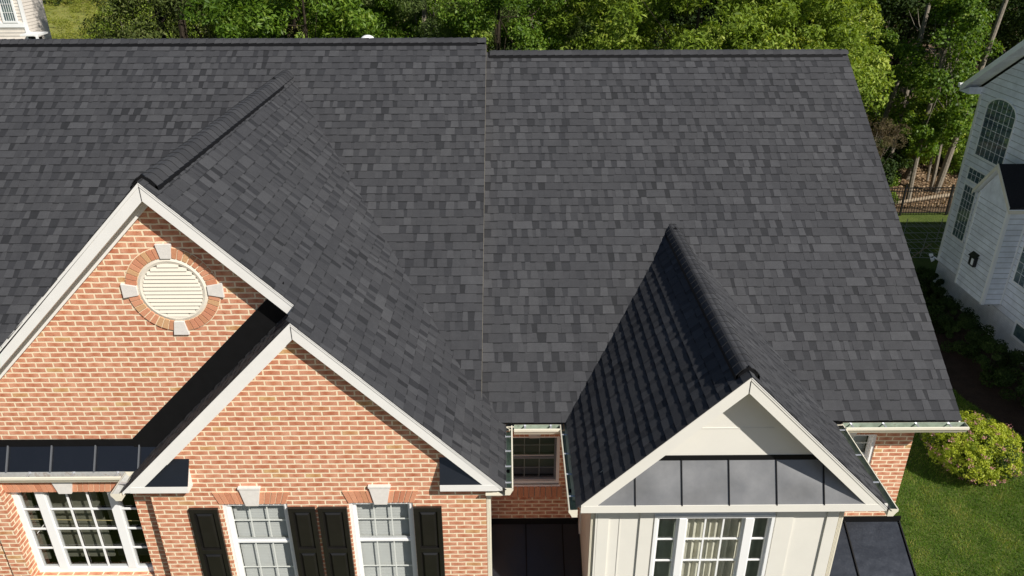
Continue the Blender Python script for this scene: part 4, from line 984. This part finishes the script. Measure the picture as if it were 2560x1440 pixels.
for i in range(14): a = i*.45; mb.tube([(0, 0, -.05), (math.cos(a)*.3, math.sin(a)*.3, .5), (math.cos(a)*.7, math.sin(a)*.65, .8)], [.012, .009, .004], 5, cap=False)
mb.build('stem', 'barkdark', e)
# foundation shrubs along the white house (in its shade)
for q, (x, y, r_, s_, kk, lab) in enumerate(((16.15, 16.4, 0, .42, 'bushD', 'dark shrub under the back corner of the white house'), (15.95, 15.2, 1, .40, 'bushD', 'dark shrub below the chimney box'), (15.8, 14.0, 2, .46, 'bushD', 'dark shrub near the crawl space vent'), (15.75, 12.7, 3, .46, 'bushD', 'broad dark shrub beside the white brick wall'), (15.7, 11.4, 4, .52, 'bushD', 'dark shrub beside the basement window'), (15.8, 9.9, 5, .50, 'bushD', 'dark shrub nearest the flowering bush'))):
    place(kk, x, y, lab, 'shrub', 'foundation shrubs', rot=r_, s=s_)
# a street tree in the front yard throws the shadow at the lower right
place('maple', 20.1, -2.5, 'front yard tree whose shadow falls on the lawn', 'tree', rot=1.0, s=.8)

# ============================================================ NEIGHBOUR HOUSE (right)
NH = thing('neighbour_house', 'white sided house with an arched window standing at the right edge', 'house', (17, 12, GZ))
NX, NY0, NY1 = 17.0, 5.8, 17.28; NB = -4.85; SLP = .696; NP = (NY0+NY1)/2; ZE2 = 1.02; ZPK = ZE2 + SLP*(NY1-NP)
def lap(mb, y0, y1, z0, z1, x, pitch=.19, top=None, nx=-1):
    z = z0
    while z < z1 - 1e-4:
        e_ = min(z + pitch, z1); a, b = y0, y1; a2, b2 = y0, y1
        if top:
            a, b = top(z); a2, b2 = top(e_)
            if b - a < .02: break
        mb.poly([(x + nx*.016, b, z), (x + nx*.016, a, z), (x + nx*.002, a2, e_), (x + nx*.002, b2, e_)]); mb.poly([(x, b, z), (x, a, z), (x+nx*.016, a, z), (x+nx*.016, b, z)], .1); mb.poly([(x+nx*.019, b, z-.004), (x+nx*.019, a, z-.004), (x+nx*.019, a, z+.014), (x+nx*.019, b, z+.014)], .05); z = e_  # low-tone strip paints the shadow line of the lap
holes = [(15.25, 16.80, -.99, .60), (16.14, 16.88, -3.76, -1.92), (15.70, 16.88, -1.80, -1.36), (12.2, 13.35, -3.80, -2.1)]
mb = MB()
def top(z): d = max(0, (z - ZE2))/SLP; return NY0 + d, NY1 - d
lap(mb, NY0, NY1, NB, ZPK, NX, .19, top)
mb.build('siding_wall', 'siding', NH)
mb = MB(); z = NB
while z < ZE2: mb.poly([(NX, NY1+.016, z), (NX, NY1+.002, z+.19), (27, NY1+.002, z+.19), (27, NY1+.016, z)]); z += .19
z = NB
while z < ZE2: mb.poly([(NX, NY0-.016, z), (27, NY0-.016, z), (27, NY0-.002, z+.19), (NX, NY0-.002, z+.19)]); z += .19
mb.build('siding_wall', 'siding', NH)
mb = MB(); mb.poly([(NX+.03, NY1, GZ), (NX+.03, NY0, GZ), (NX+.03, NY0, NB+.03), (NX+.03, NY1, NB+.03)]); mb.poly([(NX+.03, NY0, GZ), (27, NY0, GZ), (27, NY0, NB), (NX+.03, NY0, NB)]); mb.poly([(27, NY1-.01, GZ), (NX+.03, NY1-.01, GZ), (NX+.03, NY1-.01, NB), (27, NY1-.01, NB)])
mb.build('foundation_wall', 'pbrick', NH)
mb = MB()
mb.prism([(16.60, NY1+.5, ZE2-.05), (16.60, NP, ZPK+.30), (16.60, NP, ZPK+.22), (16.60, NY1+.5, ZE2-.13)], (11, 0, 0)); mb.prism([(16.60, NY0-.5, ZE2-.05), (16.60, NY0-.5, ZE2-.13), (16.60, NP, ZPK+.22), (16.60, NP, ZPK+.30)], (11, 0, 0))
mb.build('roof', 'darkroof', NH)
mb = MB()
for yy, sg in ((NY1+.5, 1), (NY0-.5, -1)):
    mb.prism([(16.575, yy, ZE2-.03), (16.575, NP, ZPK+.32), (16.575, NP, ZPK+.11), (16.575, yy, ZE2-.22)], (.024, 0, 0))
mb.build('rake_board', 'vinyl', NH)
mb = MB(); mb.prism([(16.60, NY1+.5, ZE2-.20), (16.60, NP, ZPK+.14), (16.60, NP, ZPK+.12), (16.60, NY1+.5, ZE2-.22)], (.42, 0, 0)); mb.prism([(16.60, NY1+.5, ZE2-.22), (16.60, NY1+.0, ZE2-.22), (16.60, NY1+.0, ZE2-.0)], (.42, 0, 0)); mb.build('soffit', 'siding', NH)
mb = MB(); mb.box(16.975, 17.02, NY1-.10, NY1+.03, NB, ZE2-.2); mb.build('corner_board', 'vinyl', NH)
def sidewin(y0, y1, z0, z1, ny, nz, arch=0., lab=None, w=.05):
    mb = MB(); x = NX
    mb.box(x-.035, x-.012, y0, y0+w, z0, z1); mb.box(x-.035, x-.012, y1-w, y1, z0, z1); mb.box(x-.035, x-.012, y0+w, y1-w, z0, z0+w)
    if not arch: mb.box(x-.035, x-.012, y0+w, y1-w, z1-w, z1)
    else:
        yc = (y0+y1)/2; hy = (y1-y0)/2; n_ = 20
        for i in range(n_):
            a0, a1 = math.pi*i/n_, math.pi*(i+1)/n_
            P = [(x-.035, yc+hy*math.cos(a0), z1+arch*math.sin(a0)), (x-.035, yc+hy*math.cos(a1), z1+arch*math.sin(a1)), (x-.035, yc+(hy-w)*math.cos(a1), z1+(arch-w)*math.sin(a1)), (x-.035, yc+(hy-w)*math.cos(a0), z1+(arch-w)*math.sin(a0))]
            mb.prism(P, (.023, 0, 0))
    wn = mb.build('window', 'vinyl', NH)
    if lab: wn['label'] = lab
    mb = MB(); pts = [(x-.019, y1-w, z0+w), (x-.019, y0+w, z0+w), (x-.019, y0+w, z1)]
    if arch: pts += [(x-.019, yc-(hy-w)*math.cos(math.pi*i/14), z1+(arch-w)*math.sin(math.pi*i/14)) for i in range(1, 14)]
    pts += [(x-.019, y1-w, z1)]; mb.poly(pts); mb.build('pane', 'paneN', wn)
    mb = MB(); g_ = .011
    for i in range(1, ny):
        c = y0+w + (y1-y0-2*w)*i/ny; zt = z1 + (arch*.82*math.sqrt(max(0, 1-((c-(y0+y1)/2)/((y1-y0)/2))**2)) if arch else 0); mb.box(x-.026, x-.020, c-g_/2, c+g_/2, z0+w, zt)
    for j in range(1, nz + (1 if arch else 0)): c = z0+w + (z1-z0-w)*j/nz; mb.box(x-.027, x-.0195, y0+w, y1-w, c-g_/2, c+g_/2)
    mb.build('grille', 'vinyl', wn)
kk = N('painted_reflection_glass'); g = kk.geo(); nn = kk.noise(g, 3.5, 4, .7); kk.fin(kk.mix(kk.ramp(nn, [(.4, 0.0), (.65, 1.0)]), (.06, .10, .115), (.13, .19, .17)), .04, .9); M['paneN'] = kk.m  # patchy teal base paints a reflection into the glass colour
sidewin(15.25, 16.80, -1.00, .50, 6, 5, .42, 'large arched window with a white grid')
sidewin(15.70, 16.88, -1.82, -1.36, 5, 2, lab='low wide window under the arched window')
sidewin(16.14, 16.88, -3.76, -1.92, 4, 7, lab='tall dark window beside the projecting box')
sidewin(12.35, 13.40, -3.80, -1.9, 4, 6, lab='dark window at the right edge of the photo')
sidewin(11.6, 12.75, -5.25, -4.72, 1, 1, lab='small basement window in the white brick', w=.07)
# projecting chimney box with its own little gable roof
mb = MB(); BX, BY0, BY1, BZ = 16.40, 13.565, 15.10, -4.64
z = BZ
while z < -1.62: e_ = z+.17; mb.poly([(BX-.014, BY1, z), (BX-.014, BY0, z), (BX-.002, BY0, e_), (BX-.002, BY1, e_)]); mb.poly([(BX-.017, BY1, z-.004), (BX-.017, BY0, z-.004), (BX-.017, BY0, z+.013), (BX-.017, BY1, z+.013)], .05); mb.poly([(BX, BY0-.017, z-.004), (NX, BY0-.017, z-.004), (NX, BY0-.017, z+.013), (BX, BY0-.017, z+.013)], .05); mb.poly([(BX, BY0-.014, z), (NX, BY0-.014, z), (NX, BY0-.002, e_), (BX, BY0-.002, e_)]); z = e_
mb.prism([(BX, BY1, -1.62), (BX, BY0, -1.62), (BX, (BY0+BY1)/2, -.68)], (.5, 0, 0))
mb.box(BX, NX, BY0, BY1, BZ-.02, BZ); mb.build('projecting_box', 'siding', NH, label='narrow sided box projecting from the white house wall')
mb = MB(); mb.box(BX-.025, BX+.06, BY0-.025, BY0+.07, BZ, -1.62); mb.box(BX-.025, BX+.0, BY1-.08, BY1, BZ, -1.62); mb.box(NX-.07, NX-.02, BY0-.022, BY0, BZ, -1.62); mb.build('corner_board', 'vinyl', NH)
mb = MB(); yc = 14.37
mb.prism([(16.26, yc, -.55), (16.26, BY0-.18, -1.50), (16.26, BY0-.18, -1.58), (16.26, yc, -.64)], (.95, 0, 0)); mb.prism([(16.26, yc, -.55), (16.26, yc, -.64), (16.26, BY1+.12, -1.66), (16.26, BY1+.12, -1.58)], (.95, 0, 0)); mb.build('roof', 'darkroof', NH, label='small dark gable roof over the projecting box')
mb = MB(); mb.prism([(16.25, yc, -.645), (16.25, BY1+.14, -1.665), (16.25, BY1+.14, -1.70), (16.25, yc, -.68)], (.72, 0, 0)); mb.prism([(16.25, yc, -.645), (16.25, yc, -.68), (16.25, BY0-.19, -1.62), (16.25, BY0-.19, -1.585)], (.72, 0, 0)); mb.build('soffit', 'vinyl', NH)
mb = MB(); mb.prism([(16.235, yc, -.54), (16.235, BY0-.20, -1.51), (16.235, BY0-.20, -1.65), (16.235, yc, -.68)], (.022, 0, 0)); mb.prism([(16.235, yc, -.54), (16.235, yc, -.68), (16.235, BY1+.13, -1.74), (16.235, BY1+.13, -1.60)], (.022, 0, 0)); mb.prism([(16.26, BY0-.2, -1.60), (17, BY0-.2, -1.60), (17, BY0-.2, -1.70), (16.26, BY0-.2, -1.70)], (0, .022, 0)); mb.build('rake_board', 'creamtrim', NH)
mb = MB(); mb.box(BX-.12, BX-.015, 14.28, 14.55, -3.75, -3.45); mb.prism([(BX-.15, 14.24, -3.47), (BX-.15, 14.59, -3.47), (BX-.02, 14.59, -3.36), (BX-.02, 14.24, -3.36)], (0, 0, .02)); mb.build('wall_vent', 'iron', NH)
mb = MB(); mb.box(BX-.128, BX-.121, 14.31, 14.42, -3.70, -3.5); mb.build('vent_flap', 'vinyl', NH)
mb = MB(); mb.box(NX+.005, NX+.028, 14.1, 14.7, -4.98, -4.87); mb.build('crawl_space_vent', 'room', NH)
mb = MB()
for dy, dz in ((0, 0), (-.14, -.10)):
    c = Vector((16.86, 17.40+dy, -4.70+dz)); mb.tube([c, c + Vector((-.10, .03, -.05))], [.045, .075], 12)
mb.tube([(16.97, 17.3, -4.82), (16.86, 17.33, -4.76)], .03, 8); mb.build('floodlight', 'vinyl', NH, label='twin white floodlight at the back corner')
mb = MB(); mb.bar((16.56, NY1+.56, ZE2-.05), (27, NY1+.58, ZE2-.02), .12, .12); mb.build('gutter', 'vinyl', NH)

# ============================================================ FAR LEFT HOUSE
FH = thing('beige_house', 'beige sided house with white windows at the upper left corner', 'house', (-28, 36, GZ))
mb = MB(); z = GZ
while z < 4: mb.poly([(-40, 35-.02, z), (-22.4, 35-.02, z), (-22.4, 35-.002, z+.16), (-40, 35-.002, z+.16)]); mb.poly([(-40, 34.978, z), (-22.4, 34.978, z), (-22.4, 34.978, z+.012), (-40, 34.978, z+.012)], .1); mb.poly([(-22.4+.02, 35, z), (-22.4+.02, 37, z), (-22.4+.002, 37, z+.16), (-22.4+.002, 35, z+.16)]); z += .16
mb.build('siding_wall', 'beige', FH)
mb = MB(); mb.box(-40, -22.2, 34.6, 37.2, 4, 4.2); mb.prism([(-40, 34.5, 4.2), (-40, 37.5, 4.2), (-40, 36, 5.4)], (17.9, 0, 0)); mb.build('roof', 'darkroof', FH)
mb = MB(); mb.box(-40, -22.45, 34.93, 34.975, .55, .78); mb.box(-40, -22.45, 34.92, 34.975, -.28, -.05); mb.box(-22.5, -22.36, 34.94, 35.06, GZ, 4); mb.box(-40, -22.3, 34.6, 34.97, -.75, -.55)
mb.build('trim_band', 'vinyl', FH)
for a, b_ in ((-25.2, -23.65), (-23.5, -22.75)):
    mb = MB(); frame_rect(mb, a, b_, .78, 2.6, .09, 34.9, 34.97); wn = mb.build('window', 'vinyl', FH); mb = MB(); grille(mb, a+.09, b_-.09, .87, 2.5, 5, 4, 34.935, 34.945, .02); mb.build('grille', 'vinyl', wn)
    mb = MB(); mb.poly([(a+.08, 34.955, .86), (b_-.08, 34.955, .86), (b_-.08, 34.955, 2.52), (a+.08, 34.955, 2.52)]); mb.build('pane', 'paneN', wn)
# small white framed lean-to beside it
mb = MB(); mb.box(-22.4, -21.5, 34.2, 35.2, .22, .30); mb.box(-21.6, -21.5, 34.15, 34.25, GZ, .22); mb.box(-22.3, -21.6, 34.7, 34.75, GZ, .12, mi=1)
mb.build('lean_to', ['vinyl', 'roomdark'], FH, label='small white framed lean-to beside the beige wall')
# green screen far away
o = MB(); o.box(-27.5, -23.5, 93, 93.15, GZ, GZ+2.6); q_ = o.build('privacy_screen', 'teal'); q_['label'] = 'dark teal privacy screen far away at the top edge left of the conifers'; q_['category'] = 'fence'

# ============================================================ IRON FENCE, GARDEN WIRE
FE = thing('iron_fence', 'black iron picket fence in front of the leaf covered bank', 'fence', (20, 24, GZ))
fx0, fx1, fy = 13.0, 25.0, 23.95
mb = MB()
for z_ in (1.22, 1.08, .12): mb.bar((fx0, fy, GZ+z_), (fx1, fy+.25, GZ+z_), .03, .035)
mb.build('rail', 'iron', FE)
mb = MB(); n_ = int((fx1-fx0)/.115)
for i in range(n_+1): f = i/n_; mb.box(fx0+(fx1-fx0)*f-.009, fx0+(fx1-fx0)*f+.009, fy+.25*f-.009, fy+.25*f+.009, GZ+.05, GZ+1.24)
mb.build('pickets', 'iron', FE)
for i in range(7):
    f = i/6; mb = MB(); X, Y = fx0+(fx1-fx0)*f, fy+.25*f; mb.box(X-.035, X+.035, Y-.035, Y+.035, GZ, GZ+1.32); mb.box(X-.043, X+.043, Y-.043, Y+.043, GZ+1.32, GZ+1.35); mb.build('post', 'iron', FE)
WF = thing('wire_garden_frame', 'tangle of pale wire plant supports standing in the shade between the houses', 'wire frame', (16.5, 19.5, GZ))
g = random.Random(77); mb = MB()
for i in range(9): yy = 17.9 + i*.42; mb.bar((14.9, yy, GZ+.75+g.uniform(-.1, .1)), (19.2, yy+g.uniform(-.25, .25), GZ+.8+g.uniform(-.1, .1)), .014)
for i in range(18): xx = 14.9 + i*.25; mb.bar((xx, 18.0, GZ+.75), (xx+g.uniform(-.1, .1), 21.4, GZ+.78), .008)
mb.build('wire_grid', 'wire', WF)
for i in range(12):
    xx, yy = 15 + (i % 4)*1.35, 18.1 + (i//4)*1.5; mb = MB(); mb.bar((xx, yy, GZ), (xx+g.uniform(-.1, .1), yy, GZ+1.0), .02); mb.build('stake', 'wire', WF)
mb = MB(); mb.bar((15.3, 17.3, GZ+.3), (17.0, 17.9, GZ+1.3), .025); mb.build('leaning_pole', 'wood', WF)
